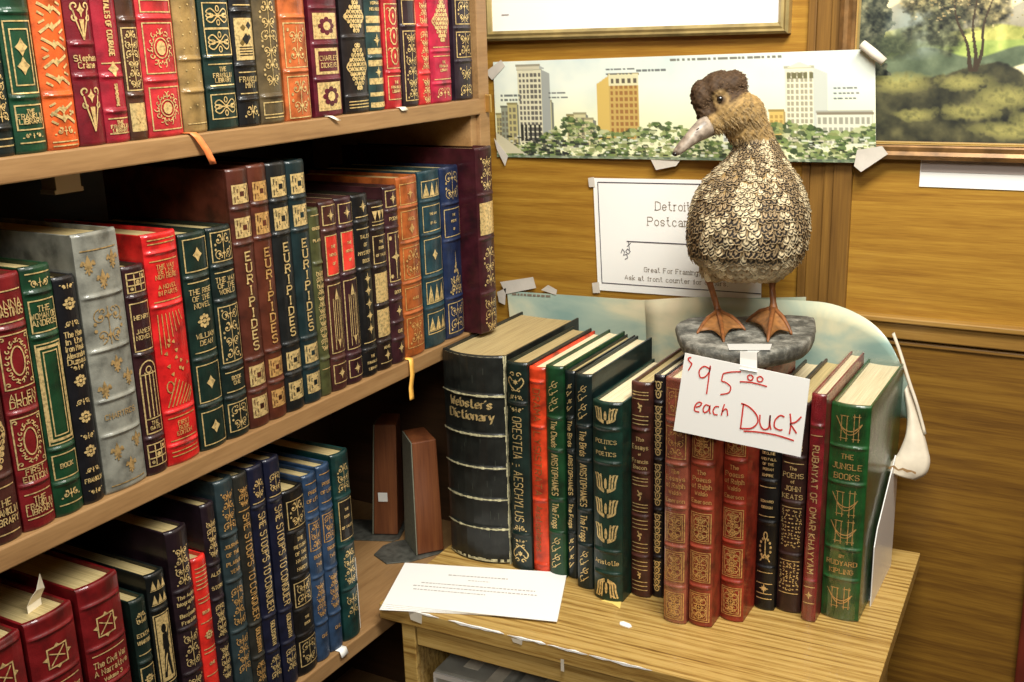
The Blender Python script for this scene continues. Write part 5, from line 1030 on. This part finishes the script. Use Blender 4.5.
def sign_text(txt, u, v, hh, ww, mat, nm, t=.0009, serif=True):
    mb = MB(); st, w = text_strokes(txt, serif); k = hh/6; kx = ww/w
    for q in st: inkline(mb, [(u*SW+x*kx, v*SH-y*k) for x, y in q], t)
    return world_child(mb, nm, mat, sg)
sign_text('Detroit', .385, .262, .0112, .050, INKD, 'sign_lettering'); sign_text('Postcards', .335, .395, .0112, .074, INKD, 'sign_lettering')
sign_text('Great For Framing', .305, .805, .0062, .078, INKD, 'sign_lettering', .0007); sign_text('Ask at front counter for others.', .18, .885, .0062, .150, INKD, 'sign_lettering', .0007)
mb = MB()
st, w = text_strokes('30%', False)
for q in ([(0, .012), (.005, .016), (.006, .011), (.002, .008), (.007, .007), (.006, .002), (.001, .002)], [(.009, .006), (.008, .011), (.012, .013), (.014, .008), (.009, .006)], [(.013, .016), (.021, .018)], [(.014, .010), (.019, .022)]):
    P = [rotp((x, y), .5, (.185*SW, -.72*SH)) for x, y in q]; inkline(mb, [(x, -y) for x, y in P], .0009)
world_child(mb, 'handwritten_note', BLK, sg)
for P in ([(588, 178), (594, 177), (595, 187), (589, 187)], [(592, 283), (599, 282), (600, 293), (593, 293)]): thinquad('tape_piece', [at(x, y, 1.3465) for x, y in P], TAPEM, sg, .0003)

# --- cloud posters behind the books
CLOUD, cnt, cb = newmat('cloud_print'); v_ = coords(cnt, (7, 7, 13))
nz1 = N(cnt, 'ShaderNodeTexNoise', i_Scale=1.0, i_Detail=5.0, i_Distortion=.6); cnt.links.new(v_, nz1.inputs['Vector'])
cnt.links.new(ramp(cnt, nz1.outputs[0], [(.34, lin((.55, .66, .62))), (.47, lin((.70, .76, .68))), (.58, lin((.86, .84, .70))), (.70, lin((.93, .88, .74)))]), cb.inputs['Base Color']); cb.inputs['Roughness'].default_value = .4; cb.inputs['Coat Weight'].default_value = .2
cp = empty('cloud_poster', at(600, 300, 1.345), 0, 'sky and cloud print standing behind the row of books, left of the duck', 'poster')
thinquad('printed_sheet', [at(507, 291, 1.3455), at(640, 300, 1.3455), at(806, 297, 1.3455), at(803, 420, 1.3455), at(520, 420, 1.3455)], CLOUD, cp)
mb = MB()
x = 512
while x < 548: 
    l = rnd.uniform(2, 5); P = [at(x, 293+(x-512)*.06, 1.3448), at(x+l, 293+(x+l-512)*.06, 1.3448), at(x+l, 295+(x+l-512)*.06, 1.3448), at(x, 295+(x-512)*.06, 1.3448)]; mb.poly(P); x += l+1
world_child(mb, 'small_caption', INKD, cp)
for P in ([(500, 282), (533, 277), (536, 288), (506, 294)], [(541, 290), (548, 285), (557, 290), (556, 295)], [(497, 292), (506, 288), (505, 305), (499, 302)]): thinquad('tape_piece', [at(x, y, 1.3442) for x, y in P], TAPEM, cp, .0003)
cp2 = empty('curled_poster', at(820, 320, 1.34), 0, 'second cloud print whose right side bends forward into a white curled corner', 'poster')
outer = [(645, 300, 1.343), (700, 297, 1.342), (760, 299, 1.341), (810, 301, 1.338), (832, 304, 1.334), (852, 311, 1.328), (871, 322, 1.32), (886, 337, 1.312), (898, 358, 1.305), (907, 381, 1.30), (915, 405, 1.295), (924, 432, 1.29)]
inner = [(650, 420, 1.344), (700, 420, 1.344), (760, 425, 1.344), (800, 430, 1.343), (825, 430, 1.342), (845, 430, 1.340), (862, 428, 1.338), (876, 425, 1.334), (888, 422, 1.328), (896, 420, 1.32), (902, 418, 1.31), (908, 418, 1.302)]
O_ = smooth_line([tuple(at(*p)) for p in outer], 3); I_ = smooth_line([tuple(at(*p)) for p in inner], 3)
rows = []
for j in range(9):
    t = j/8; rows.append([tuple(np.array(a)*(1-t)+np.array(b)*t+np.array((0, -.006*math.sin(math.pi*t)*min(1, i/20), 0))) for i, (a, b) in enumerate(zip(O_, I_))])
m = MB(); m.grid(rows); o = world_child(m, 'printed_sheet', CLOUD, cp2, smooth=True); s_ = o.modifiers.new('t', 'SOLIDIFY'); s_.thickness = .0004
EDGE = plain('paper_back', (.62, .54, .41), .6, noise=.12, scale=50)
# white turned-back rim and the curl
rows = [[tuple(at(x+dx, y+dy, Y-.003-dd_)) for (x, y, Y) in smooth_line([(893, 333, 1.312), (900, 352, 1.306), (909, 381, 1.298), (917, 405, 1.292), (925, 434, 1.286)], 4)] for dx, dy, dd_ in ((-.5, 0, 0), (1.6, -1.0, .001), (1.2, 0, .003), (-1.2, 1, .004))]
r1 = smooth_line([(908, 384, 1.298), (917, 410, 1.290), (924, 434, 1.282), (928, 450, 1.275), (930, 462, 1.27), (926, 474, 1.265), (915, 480, 1.262)], 4)
r3 = smooth_line([(904, 392, 1.297), (907, 415, 1.286), (906, 433, 1.274), (902, 445, 1.268), (897, 455, 1.263), (890, 463, 1.26), (884, 468, 1.258)], 4)
rr = []
for j in range(9):
    t = j/8; rr.append([tuple(np.array(at(*a))*(1-t)+np.array(at(*b))*t+np.array((0, -.006*math.sin(math.pi*t), 0))) for a, b in zip(r1, r3)])
m = MB(); m.grid(rows); o = world_child(m, 'turned_rim', EDGE, cp2, smooth=True); s_ = o.modifiers.new('t', 'SOLIDIFY'); s_.thickness = .0004
m = MB(); m.grid(rr); o = world_child(m, 'curled_corner', EDGE, cp2, smooth=True); s_ = o.modifiers.new('t', 'SOLIDIFY'); s_.thickness = .0004
# torn brown marks on the curl's lower rim
m = MB(); a0 = [at(885+i*4.4, 467+i*.9+(1.2 if i % 2 else -.5), 1.246) for i in range(8)]
m.grid([a0, [p+Vector((.0, .0, .002+.001*(i % 3))) for i, p in enumerate(a0)]]); world_child(m, 'torn_edge_stain', plain('brown_stain', (.35, .20, .08), .8), cp2)

# ------------------------------------------------------------------ stone slab
ZB, ZT = H(-.3545), H(-.3335)
def stone_outline(px): return [atz(x, y, -.3335) for x, y in px]
top = stone_outline([(675, 325), (683, 319), (700, 316.5), (725, 317), (760, 315), (790, 314.5), (812, 316), (816, 322), (815, 333), (806, 342), (786, 348), (760, 352), (735, 352), (710, 350), (692, 345), (680, 337)])
cx_ = sum(p.x for p in top)/len(top); cy_ = sum(p.y for p in top)/len(top)
sr = random.Random(9); m = MB(); N_ = 64; ring = smooth_line([(p.x, p.y) for p in top+[top[0]]], 4)[:-1]
rows = []
for z_, k in ((ZB, .90), (ZB+.003, .955), (ZB+.009, .985), (ZT-.005, 1.0), (ZT-.001, .985), (ZT, .955), (ZT+.0005, .8), (ZT, .5), (ZT+.0005, .2)):
    rows.append([(cx_+(x-cx_)*k*(1+sr.uniform(-.008, .008)), cy_+(y-cy_)*k*(1+sr.uniform(-.008, .008)), z_+sr.uniform(-.0006, .0006)) for x, y in ring])
rows[0] = [(p[0], p[1], ZB) for p in rows[0]]
m.grid(rows, True); m.poly(rows[0]); m.poly(rows[-1][::-1])
ST, snt, sb_ = newmat('grey_stone'); nA = N(snt, 'ShaderNodeTexNoise', i_Scale=45.0, i_Detail=8.0, i_Roughness=.7); snt.links.new(coords(snt, (1, 1, 1)), nA.inputs['Vector'])
snt.links.new(ramp(snt, nA.outputs[0], [(.33, (.02, .02, .018)), (.48, (.10, .098, .08)), (.6, (.26, .25, .21)), (.75, (.5, .48, .40))]), sb_.inputs['Base Color']); sb_.inputs['Roughness'].default_value = .6
bump(snt, sb_, nA.outputs[0], .8, .004)
o = m.build('stone_slab', ST, None, smooth=True); tag(o, 'rough grey stone slab lying across the book tops under the stuffed duck', 'stone')

# ------------------------------------------------------------------ duck
DX, DY = -.385, 1.195; DZ = ZT
YAW = math.radians(17.8)
dk = empty('stuffed_duck', (DX, DY, DZ), YAW, 'stuffed mottled brown duck with a crested head turned left, standing on the stone slab', 'duck')
def L(px, py, y=0):   # picture measurement -> duck-local frame (x right, y away, z up)
    return Vector(((px-745)*.00109*(1+y/1.3), y, (-.0783-(py-100)*.001133)+.3335-y*.0))
bm = bmesh.new()
def ellipsoid(c, r, rot=None, seg=28, rings=18):
    M_ = Matrix.Translation(c) @ (rot or Matrix.Identity(4)) @ Matrix.Diagonal((*r, 1)); bmesh.ops.create_uvsphere(bm, u_segments=seg, v_segments=rings, radius=1, matrix=M_)
prof = [(.0535, .005, .018, .012, .022), (.0575, .006, .036, .010, .040), (.066, .006, .0500, .008, .054), (.078, .006, .0600, .007, .062), (.095, .0055, .0660, .006, .068), (.115, .0055, .0675, .004, .068), (.135, .006, .0655, .004, .063), (.152, .0065, .0600, .004, .056), (.168, .008, .0515, .006, .047), (.180, .010, .0405, .008, .038), (.192, .012, .030, .010, .030), (.205, .012, .0225, .012, .024), (.218, .0105, .0185, .010, .021), (.230, .007, .0175, .006, .020), (.242, .001, .0175, .002, .019)]
rows = []
for z, cx, rx, cy, ry in prof:
    r_ = []
    for i in range(40):
        a = 2*math.pi*i/40; yy_ = ry*math.sin(a)*(1.0 if math.sin(a) < 0 else 1.35); r_.append(bm.verts.new((cx+rx*math.cos(a), cy+yy_, z)))
    rows.append(r_)
for a, b in zip(rows, rows[1:]):
    for i in range(40): bm.faces.new((a[i], a[(i+1) % 40], b[(i+1) % 40], b[i]))
bm.faces.new(rows[0][::-1]); bm.faces.new(rows[-1])
def RY(d): return Matrix.Rotation(math.radians(d), 4, 'Y')
# rump and tail behind, wing fold on the left of the picture
ellipsoid((.005, .085, .085), (.045, .06, .035)); ellipsoid((.004, .15, .075), (.026, .045, .010), Matrix.Rotation(math.radians(-12), 4, 'X'))
ellipsoid((-.050, .022, .104), (.013, .050, .036)); ellipsoid((.061, .025, .108), (.010, .050, .036))
# thighs
ellipsoid((-.030, .005, .066), (.018, .020, .018)); ellipsoid((.032, .005, .066), (.018, .020, .018))
# head: skull, cheeks, nape, crest
hc = L(729, 108, -.008); ellipsoid(hc, (.0275, .0235, .0255), RY(18))
ellipsoid(L(714, 118, -.014), (.0155, .0160, .0150), RY(35)); ellipsoid(L(747, 112, -.001), (.0175, .019, .021), RY(-10)); ellipsoid(L(741, 128, .0), (.019, .019, .018)); ellipsoid(L(752, 142, .008), (.0195, .021, .020))
ellipsoid(L(716, 88, -.008), (.0215, .0200, .0185), RY(-20)); ellipsoid(L(700, 96, -.012), (.0120, .0165, .0190), RY(-8)); ellipsoid(L(702, 109, -.014), (.0085, .0120, .0130), RY(-12)); ellipsoid(L(731, 84, -.006), (.0150, .0185, .0145), RY(25))
me = bpy.data.meshes.new('body_raw'); bmesh.ops.recalc_face_normals(bm, faces=bm.faces); bm.to_mesh(me); bm.free()
raw = bpy.data.objects.new('body_raw', me); COL.objects.link(raw)
rm = raw.modifiers.new('r', 'REMESH'); rm.mode = 'VOXEL'; rm.voxel_size = .0016
sm = raw.modifiers.new('s', 'SMOOTH'); sm.factor = .6; sm.iterations = 9
dg = bpy.context.evaluated_depsgraph_get(); dg.update()
body_me = bpy.data.meshes.new_from_object(raw.evaluated_get(dg)); bpy.data.objects.remove(raw); body_me.name = 'duck_body'
nv = len(body_me.vertices); vc = np.empty(nv*3, dtype=np.float32); body_me.vertices.foreach_get('co', vc); vc = vc.reshape(-1, 3)
nn = np.empty(nv*3, dtype=np.float32); body_me.vertices.foreach_get('normal', nn); nn = nn.reshape(-1, 3)
rs = np.random.RandomState(3)
def h3(p, f, s): return (np.sin(p[:, 0]*f+s)*np.sin(p[:, 1]*f*1.1+s*2)*np.sin(p[:, 2]*f*.9+s*3)+np.sin(p[:, 0]*f*2.3+s*5+p[:, 2]*f)*np.sin(p[:, 2]*f*2.1+p[:, 1]*f*1.7+s)*.5)
noi = h3(vc, 420, 1.0)+h3(vc, 900, 2.0)*.7+rs.randn(nv)*.22
base = np.array(lin((.60, .49, .31)))[None, :]*np.ones((nv, 1))
low = np.clip((.085-vc[:, 2])/.03, 0, 1)[:, None]; base = base*(1-low)+np.array(lin((.70, .62, .45)))*low
neck = np.clip((vc[:, 2]-.183)/.015, 0, 1)[:, None]; base = base*(1-neck)+np.array(lin((.57, .46, .28)))*neck
# crest mask: above a slanted line through the brow
hx, hz = vc[:, 0], vc[:, 2]
b1, b2 = L(744, 92), L(697, 120); crest = np.clip(((hz-b1.z)*(b2.x-b1.x)-(hx-b1.x)*(b2.z-b1.z))/-.00028/.9+.5, 0, 1)*(hz > .225)
lim = L(747, 90).x
crest = crest*(np.clip((lim+.004-hx)/.006, 0, 1))
k = crest[:, None]; base = base*(1-k)+np.array(lin((.26, .19, .12)))*k
col = base*(1+noi[:, None]*.33)
eye_c = np.array(L(719, 97, -.030)); de = np.linalg.norm(vc-eye_c, axis=1); ring = np.clip(1-np.abs(de-.008)/.004, 0, 1)[:, None]; col = col*(1-ring*.4)+np.array(lin((.78, .64, .40)))*ring*.4
col = np.clip(col, .01, 1); col = np.concatenate([col, np.ones((nv, 1))], 1)
amp = np.where(vc[:, 2] > .185, .0007, .0004)+crest*.0003
vc2 = vc+nn*(noi*amp)[:, None]
body_me.vertices.foreach_set('co', vc2.astype(np.float32).ravel())
body_me.color_attributes.new('Col', 'FLOAT_COLOR', 'POINT').data.foreach_set('color', col.astype(np.float32).ravel())
FEA, qnt, qb = newmat('feathers'); ca = N(qnt, 'ShaderNodeVertexColor'); ca.layer_name = 'Col'; qnt.links.new(ca.outputs[0], qb.inputs['Base Color']); qb.inputs['Roughness'].default_value = .7; qb.inputs['Specular IOR Level'].default_value = .25
body_me.materials.clear(); body_me.materials.append(FEA); body_me.polygons.foreach_set('use_smooth', [True]*len(body_me.polygons))
bo = bpy.data.objects.new('body', body_me); COL.objects.link(bo); bo.parent = dk
bvh = BVHTree.FromPolygons([Vector(v) for v in vc.tolist()], [tuple(p.vertices) for p in body_me.polygons])
# overlapping scale feathers
fv, ff, fc = [], [], []
CRE, TAN, DRK, MID = [np.array(lin(c)) for c in ((.80, .73, .58), (.62, .53, .39), (.09, .065, .045), (.30, .23, .15))]
frn = random.Random(12)
NA, NT = 8, 9
z = .060
rown = 0
while z < .212:
    f = max(0, (z-.07)/.142)
    # interpolate profile
    for a, b in zip(prof, prof[1:]):
        if a[0] <= z <= b[0]: t = (z-a[0])/(b[0]-a[0]); cx, rx, cy, ry = [a[i]+(b[i]-a[i])*t for i in (1, 2, 3, 4)]
    Lf = .0150*(1-f)+.0064*f; Wf = .0118*(1-f)+.0056*f
    
    if z < .086: Lf *= .62; Wf *= .8
    per = math.pi*(rx+ry*1.15); n = int(per/(Wf*.80))
    for i in range(n):
        a = 2*math.pi*(i+.5*(rown % 2))/n+frn.uniform(-.03, .03)
        d = Vector((math.cos(a), math.sin(a), 0)); o_ = Vector((cx, cy, z+frn.uniform(-.002, .002)))
        hit = bvh.ray_cast(o_+d*.2, -d, .2)
        if hit[0] is None: continue
        p, nrm = hit[0], hit[1]
        dn_ = Vector((0, 0, -1)); dn_ = (dn_-nrm*dn_.dot(nrm)).normalized(); sd = dn_.cross(nrm).normalized()
        tw = frn.uniform(-.42, .42); dn_, sd = dn_*math.cos(tw)+sd*math.sin(tw), sd*math.cos(tw)-dn_*math.sin(tw)
        tone = frn.uniform(.75, 1.2); s0 = len(fv); belly = max(0, min(1, (.092-z)/.022))
        pale = (math.sin(a*9+z*25)+math.sin(a*4.3-z*40)+frn.uniform(-1, 1)) > .25
        lsz = frn.uniform(.9, 1.15)
        for u in range(NT+1):
            tt = u/NT; wd = Wf/2*(math.sin(math.pi*min(1, tt*.62+.12))**.7)*(1 if tt < .75 else math.sqrt(max(0, 1-((tt-.75)/.26)**2)))
            for w_ in range(NA+1):
                s = (w_/NA)*2-1
                q = p+dn_*(Lf*lsz*(tt-.35))+sd*(wd*s)+nrm*(.0005+.0018*tt*tt+.0007*(1-s*s)-.0002)
                fv.append(q)
                rr_ = math.hypot(s*.9, max(0, (tt-.40))/.60)
                if rr_ > (.88 if pale else .93): c = CRE if pale else TAN
                elif rr_ > (.58 if pale else .45): c = DRK*(1-belly*.8)+CRE*belly*.75
                elif rr_ > .2: c = CRE if pale else TAN
                else: c = MID if frn.random() < .8 else DRK
                if abs(s) > .8 and tt < .6: c = TAN
                fc.append((*[min(1, x*tone*(1-.0*belly)) for x in c], 1))
        for u in range(NT):
            for w_ in range(NA): k_ = s0+u*(NA+1)+w_; ff.append((k_, k_+1, k_+NA+2, k_+NA+1))
    z += Lf*.56; rown += 1
me = bpy.data.meshes.new('plumage'); me.from_pydata([tuple(v) for v in fv], [], ff)
me.color_attributes.new('Col', 'FLOAT_COLOR', 'POINT').data.foreach_set('color', np.array(fc, dtype=np.float32).ravel()); me.materials.append(FEA)
po = bpy.data.objects.new('plumage', me); COL.objects.link(po); po.parent = dk; po['kind'] = 'stuff'
# pale feather tufts at the right shoulder and crest strands
def strands(name, n, fn, mat, wd):
    m = MB()
    for i in range(n):
        p, d_, l = fn(i); d_ = d_.normalized(); s = d_.cross(Vector((.3, -1, .2))).normalized()*wd; g_ = Vector((0, 0, -l*.25))
        m.v += [p-s, p+s, p+d_*l*.6+s*.7+g_*.4, p+d_*l*.6-s*.7+g_*.4, p+d_*l+g_]; k_ = len(m.v)-5; m.f += [(k_, k_+1, k_+2, k_+3), (k_+3, k_+2, k_+4)]
    o = m.build(name, mat, dk); o['kind'] = 'stuff'; return o
CR = plain('crest_brown', lin((.36, .27, .17)), .8, noise=.65, scale=500); HD = plain('head_tan', lin((.56, .46, .29)), .75, noise=.45, scale=500)
cidx = np.where((crest > .6) & (vc[:, 2] > .235))[0]; hidx = np.where((crest < .3) & (vc[:, 2] > .196) )[0]
crc = L(716, 97, -.008)
def cf(i):
    j = frn.choice(cidx); p = Vector(vc2[j].tolist()); n_ = Vector(nn[j].tolist()); return p-n_*.0012, n_*.28+Vector((.75, .25, .1+frn.uniform(-.3, .3)))*.8+Vector((0, frn.uniform(-.2, .2), 0)), frn.uniform(.0025, .005)
strands('crest_feathers', 1900, cf, CR, .0005)
def hf(i):
    j = frn.choice(hidx); p = Vector(vc2[j].tolist()); n_ = Vector(nn[j].tolist()); return p-n_*.0006, n_*.35+Vector((.55, .2, -.6+frn.uniform(-.3, .3))), frn.uniform(.003, .005)
strands('head_feathers', 2600, hf, HD, .00045)
# eye
bm = bmesh.new(); e0 = L(719, 97); h_ = bvh.ray_cast(Vector((e0.x, -.2, e0.z)), Vector((0, 1, 0)), .4)[0]
bmesh.ops.create_uvsphere(bm, u_segments=16, v_segments=10, radius=.0036, matrix=Matrix.Translation(h_+Vector((0, .0004, 0))))
me = bpy.data.meshes.new('eye'); bm.to_mesh(me); bm.free(); me.polygons.foreach_set('use_smooth', [True]*len(me.polygons)); me.materials.append(plain('eye_black', (.01, .008, .006), .1, coat=1)); o = bpy.data.objects.new('eye', me); COL.objects.link(o); o.parent = bo
# bill: lofted from the face to a spatulate tip
BILL, bnt, bb = newmat('bill_horn'); bb.inputs['Roughness'].default_value = .4
nb = N(bnt, 'ShaderNodeTexNoise', i_Scale=120.0, i_Detail=4.0); bnt.links.new(coords(bnt, (1, 1, 1)), nb.inputs['Vector']); bnt.links.new(ramp(bnt, nb.outputs[0], [(.35, lin((.40, .35, .30))), (.65, lin((.66, .60, .53)))]), bb.inputs['Base Color'])
cps = [(L(709, 122, -.018), .0095, .0125), (L(702, 125, -.026), .0098, .0118), (L(694.5, 130, -.031), .0090, .0092), (L(687, 136, -.035), .0084, .0070), (L(680.5, 141.5, -.038), .0080, .0054), (L(676, 145.5, -.040), .0064, .0042), (L(673, 147.8, -.041), .0030, .0026)]
rows = []; upv = Vector((-.45, -.35, .82)).normalized()
for i, (p, a, b) in enumerate(cps):
    t = (cps[min(i+1, 6)][0]-cps[max(i-1, 0)][0]).normalized(); s = t.cross(upv).normalized(); u = s.cross(t).normalized()
    rows.append([p+s*(a*math.cos(q))+u*(b*math.sin(q)) for q in [2*math.pi*k/20 for k in range(20)]])
m = MB(); m.grid(rows, True); m.poly(rows[0]); m.poly(rows[-1][::-1]); bill_o = m.build('bill', BILL, dk, smooth=True)
bill_t = (cps[-1][0]-cps[0][0]).normalized()
bm = bmesh.new(); bmesh.ops.create_uvsphere(bm, u_segments=14, v_segments=10, radius=1, matrix=Matrix.Translation(L(674, 147.3, -.041)) @ Matrix.Diagonal((.0032, .0040, .0028, 1)))
me = bpy.data.meshes.new('bill_nail'); bm.to_mesh(me); bm.free(); me.materials.append(plain('nail_black', (.015, .012, .01), .35)); me.polygons.foreach_set('use_smooth', [True]*len(me.polygons)); o = bpy.data.objects.new('bill_nail', me); COL.objects.link(o); o.parent = bill_o
BRN = plain('dark_nostril', (.02, .015, .01), .7)
m = MB(); q0 = L(696.5, 124.0, -.0400)
m.poly([q0+Vector((.0022*math.cos(a)*.9+.0006*math.sin(a), 0-.0014, .0012*math.sin(a)+.0011*math.cos(a))) for a in [k*math.pi/5 for k in range(10)]]); m.build('nostril', BRN, bill_o)
# legs and webbed feet
LEG = plain('leg_orange_brown', lin((.47, .28, .12)), .55, noise=.35, scale=160, bstr=.4)
WEB = plain('web_orange_brown', lin((.50, .33, .16)), .6, noise=.4, scale=120, bstr=.4)
inv = (Matrix.Translation(Vector((DX, DY, DZ))) @ Matrix.Rotation(YAW, 4, 'Z')).inverted()
def loc(px, py, Y): return inv @ at(px, py, Y)
for hip, ank, toes in ((L(709, 274, .0), (718, 311, 1.188), [(698, 333, 1.132), (723.5, 341, 1.108), (744, 330, 1.14)]), (L(776, 276, .0), (773.5, 308, 1.195), [(747, 322, 1.165), (768, 341, 1.112), (791, 334, 1.13)])):
    A_ = loc(*ank); T_ = []
    for t_ in toes:
        q = loc(*t_); q = inv @ atz(t_[0], t_[1], -.3325); T_.append(q+Vector((0, 0, .0012)))
    m = MB(); up_ = hip+Vector((0, 0, .012)); mid_ = hip.lerp(A_, .45)+Vector((0, .003, 0))
    m.tube([up_, hip, hip.lerp(mid_, .5), mid_, A_.lerp(mid_, .35), A_, A_+Vector((0, -.004, -.003))], [.0075, .0058, .0040, .0036, .0036, .0048, .0040], 12); leg_o = m.build('leg', LEG, dk, smooth=True)
    m = MB()
    for q in T_:
        k1 = A_.lerp(q, .5)+Vector((0, 0, .0042)); k2 = A_.lerp(q, .8)+Vector((0, 0, .0026))
        m.tube([A_, A_.lerp(q, .25)+Vector((0, 0, .002)), k1, k2, q, q+(q-A_)*.05-Vector((0, 0, .0008))], [.0036, .0028, .0027, .0022, .0018, .0006], 8)
    bk_ = A_+Vector((.003, .010, -.010)); m.tube([A_, bk_], [.002, .0008], 6)
    m.build('toes', LEG, leg_o, smooth=True)
    m = MB()
    for a, b in zip(T_, T_[1:]):
        rows = []
        for i in range(7):
            t = i/6; r1_ = []
            for j in range(9):
                s = j/8; e = A_.lerp(a.lerp(b, s), t*(1-.20*math.sin(math.pi*s)*t)); e = e+Vector((0, 0, .0035*math.sin(math.pi*min(1, t*1.0))*(1-.9*math.sin(math.pi*s))+.0006)); r1_.append(e)
            rows.append(r1_)
        m.grid(rows)
    o = m.build('web', WEB, leg_o, smooth=True); s_ = o.modifiers.new('t', 'SOLIDIFY'); s_.thickness = .0009; s_.offset = 0

# ------------------------------------------------------------------ handwritten price card
pc = empty('price_card', at(742, 405, 1.025), 0, 'white card handwritten in red with a duck price, taped to the stone slab', 'sign')
K00, K10, K01, K11 = at(685, 353, 1.022), at(810, 379.5, 1.022), at(673.5, 430.5, 1.022), at(800.5, 457, 1.022)
thinquad('card_sheet', [K00, K10, K11, K01], PAPER, pc, .0007)
RED = plain('red_marker', lin((.80, .20, .16)), .6)
def cpt(px, py, dy=-.0005):    # card coordinates from the enlarged view (839x682 px for 160x130)
    return at(665+px/5.244, 340+py/5.246, 1.022+dy)
def pen(strokes, wd, nm='handwriting'):
    m = MB()
    for s in strokes:
        S = smooth_line(s, 5) if len(s) > 2 else s
        for q in ribbon(S, wd): m.poly([cpt(a, b) for a, b in q])
    return world_child(m, nm, RED, pc)
pen([[(138, 92), (122, 96), (128, 112), (140, 124), (132, 142), (122, 160)],
     [(232, 150), (205, 138), (180, 160), (186, 196), (214, 190), (236, 158), (236, 140), (228, 210), (218, 284)],
     [(305, 176), (298, 214), (318, 222), (344, 246), (334, 276), (290, 286)], [(305, 176), (345, 168), (398, 166)],
     [(448, 182), (434, 190), (438, 208), (454, 210), (462, 196), (450, 182)], [(500, 190), (484, 198), (488, 216), (504, 218), (514, 204), (500, 190)], [(392, 218), (460, 224), (535, 244)],
     [(160, 352), (182, 346), (192, 332), (176, 326), (158, 344), (156, 370), (180, 378)], [(232, 346), (214, 340), (200, 360), (206, 380), (226, 370), (236, 346), (234, 378), (240, 386)], [(284, 350), (264, 350), (252, 370), (258, 390), (276, 392)], [(312, 336), (302, 366), (296, 396)], [(300, 376), (316, 362), (326, 370), (328, 398)]], 7)
pen([[(412, 334), (404, 400), (396, 464)], [(400, 332), (440, 350), (478, 390), (486, 430), (454, 462), (392, 464)], [(498, 392), (498, 440), (516, 468), (542, 462), (548, 430), (552, 394), (550, 440), (556, 470)],
     [(626, 404), (604, 396), (578, 420), (574, 456), (600, 472), (616, 470)], [(656, 386), (660, 440), (652, 494)], [(716, 402), (686, 430), (658, 440), (668, 456), (690, 490)], [(412, 478), (480, 482), (580, 498), (676, 528)]], 8)
TP2 = plain('frosted_tape', (.62, .62, .58), .3, coat=.4)
m = MB(); a, b, c, d = at(740, 350, 1.0875), at(757, 352, 1.0875), at(757, 372, 1.0205), at(740, 369, 1.0205)
a.z = H(-.3345)+.0012; b.z = a.z
m.grid([[a+Vector((0, .02, .0)), b+Vector((0, .02, .0))], [a, b], [(a+d)/2+Vector((0, 0, .002)), (b+c)/2+Vector((0, 0, .002))], [d, c]]); o = world_child(m, 'tape_strip', TP2, pc); s_ = o.modifiers.new('t', 'SOLIDIFY'); s_.thickness = .0003
m = MB(); p = [atz(x, y, -.3325) for x, y in ((727, 344), (772, 344), (770, 350), (729, 350))]; p = [Vector((q.x, q.y, ZT+.0012)) for q in p]; m.poly(p); o = world_child(m, 'tape_cross_strip', TP2, pc); s_ = o.modifiers.new('t', 'SOLIDIFY'); s_.thickness = .0003

# ------------------------------------------------------------------ light
def area(name, loc, target, sx, sy, power, col=(1, 1, 1)):
    l = bpy.data.lights.new(name, 'AREA'); l.shape = 'RECTANGLE'; l.size = sx; l.size_y = sy; l.energy = power; l.color = col
    o = bpy.data.objects.new(name, l); COL.objects.link(o); o.location = loc; o.rotation_euler = (Vector(target)-Vector(loc)).to_track_quat('-Z', 'Y').to_euler(); return o
area('ceiling_lamp', (.0, .62, 2.15), (-.5, 1.2, 1.15), .8, .25, 27, (1.0, .97, .90))
area('fill_light', (.5, -1.0, 2.35), (-.6, 1.0, 1.2), .8, .4, 20, (1.0, .97, .90))  # unseen fill added from the camera side to brighten the spines
wd = bpy.data.worlds.new('world'); wd.use_nodes = True; wd.node_tree.nodes['Background'].inputs[0].default_value = (1, .95, .88, 1); wd.node_tree.nodes['Background'].inputs[1].default_value = .03; scene.world = wd
vs = scene.view_settings; vs.view_transform = 'Standard'; vs.look = 'None'; vs.exposure = 0.24; vs.gamma = 1; vs.use_curve_mapping = False
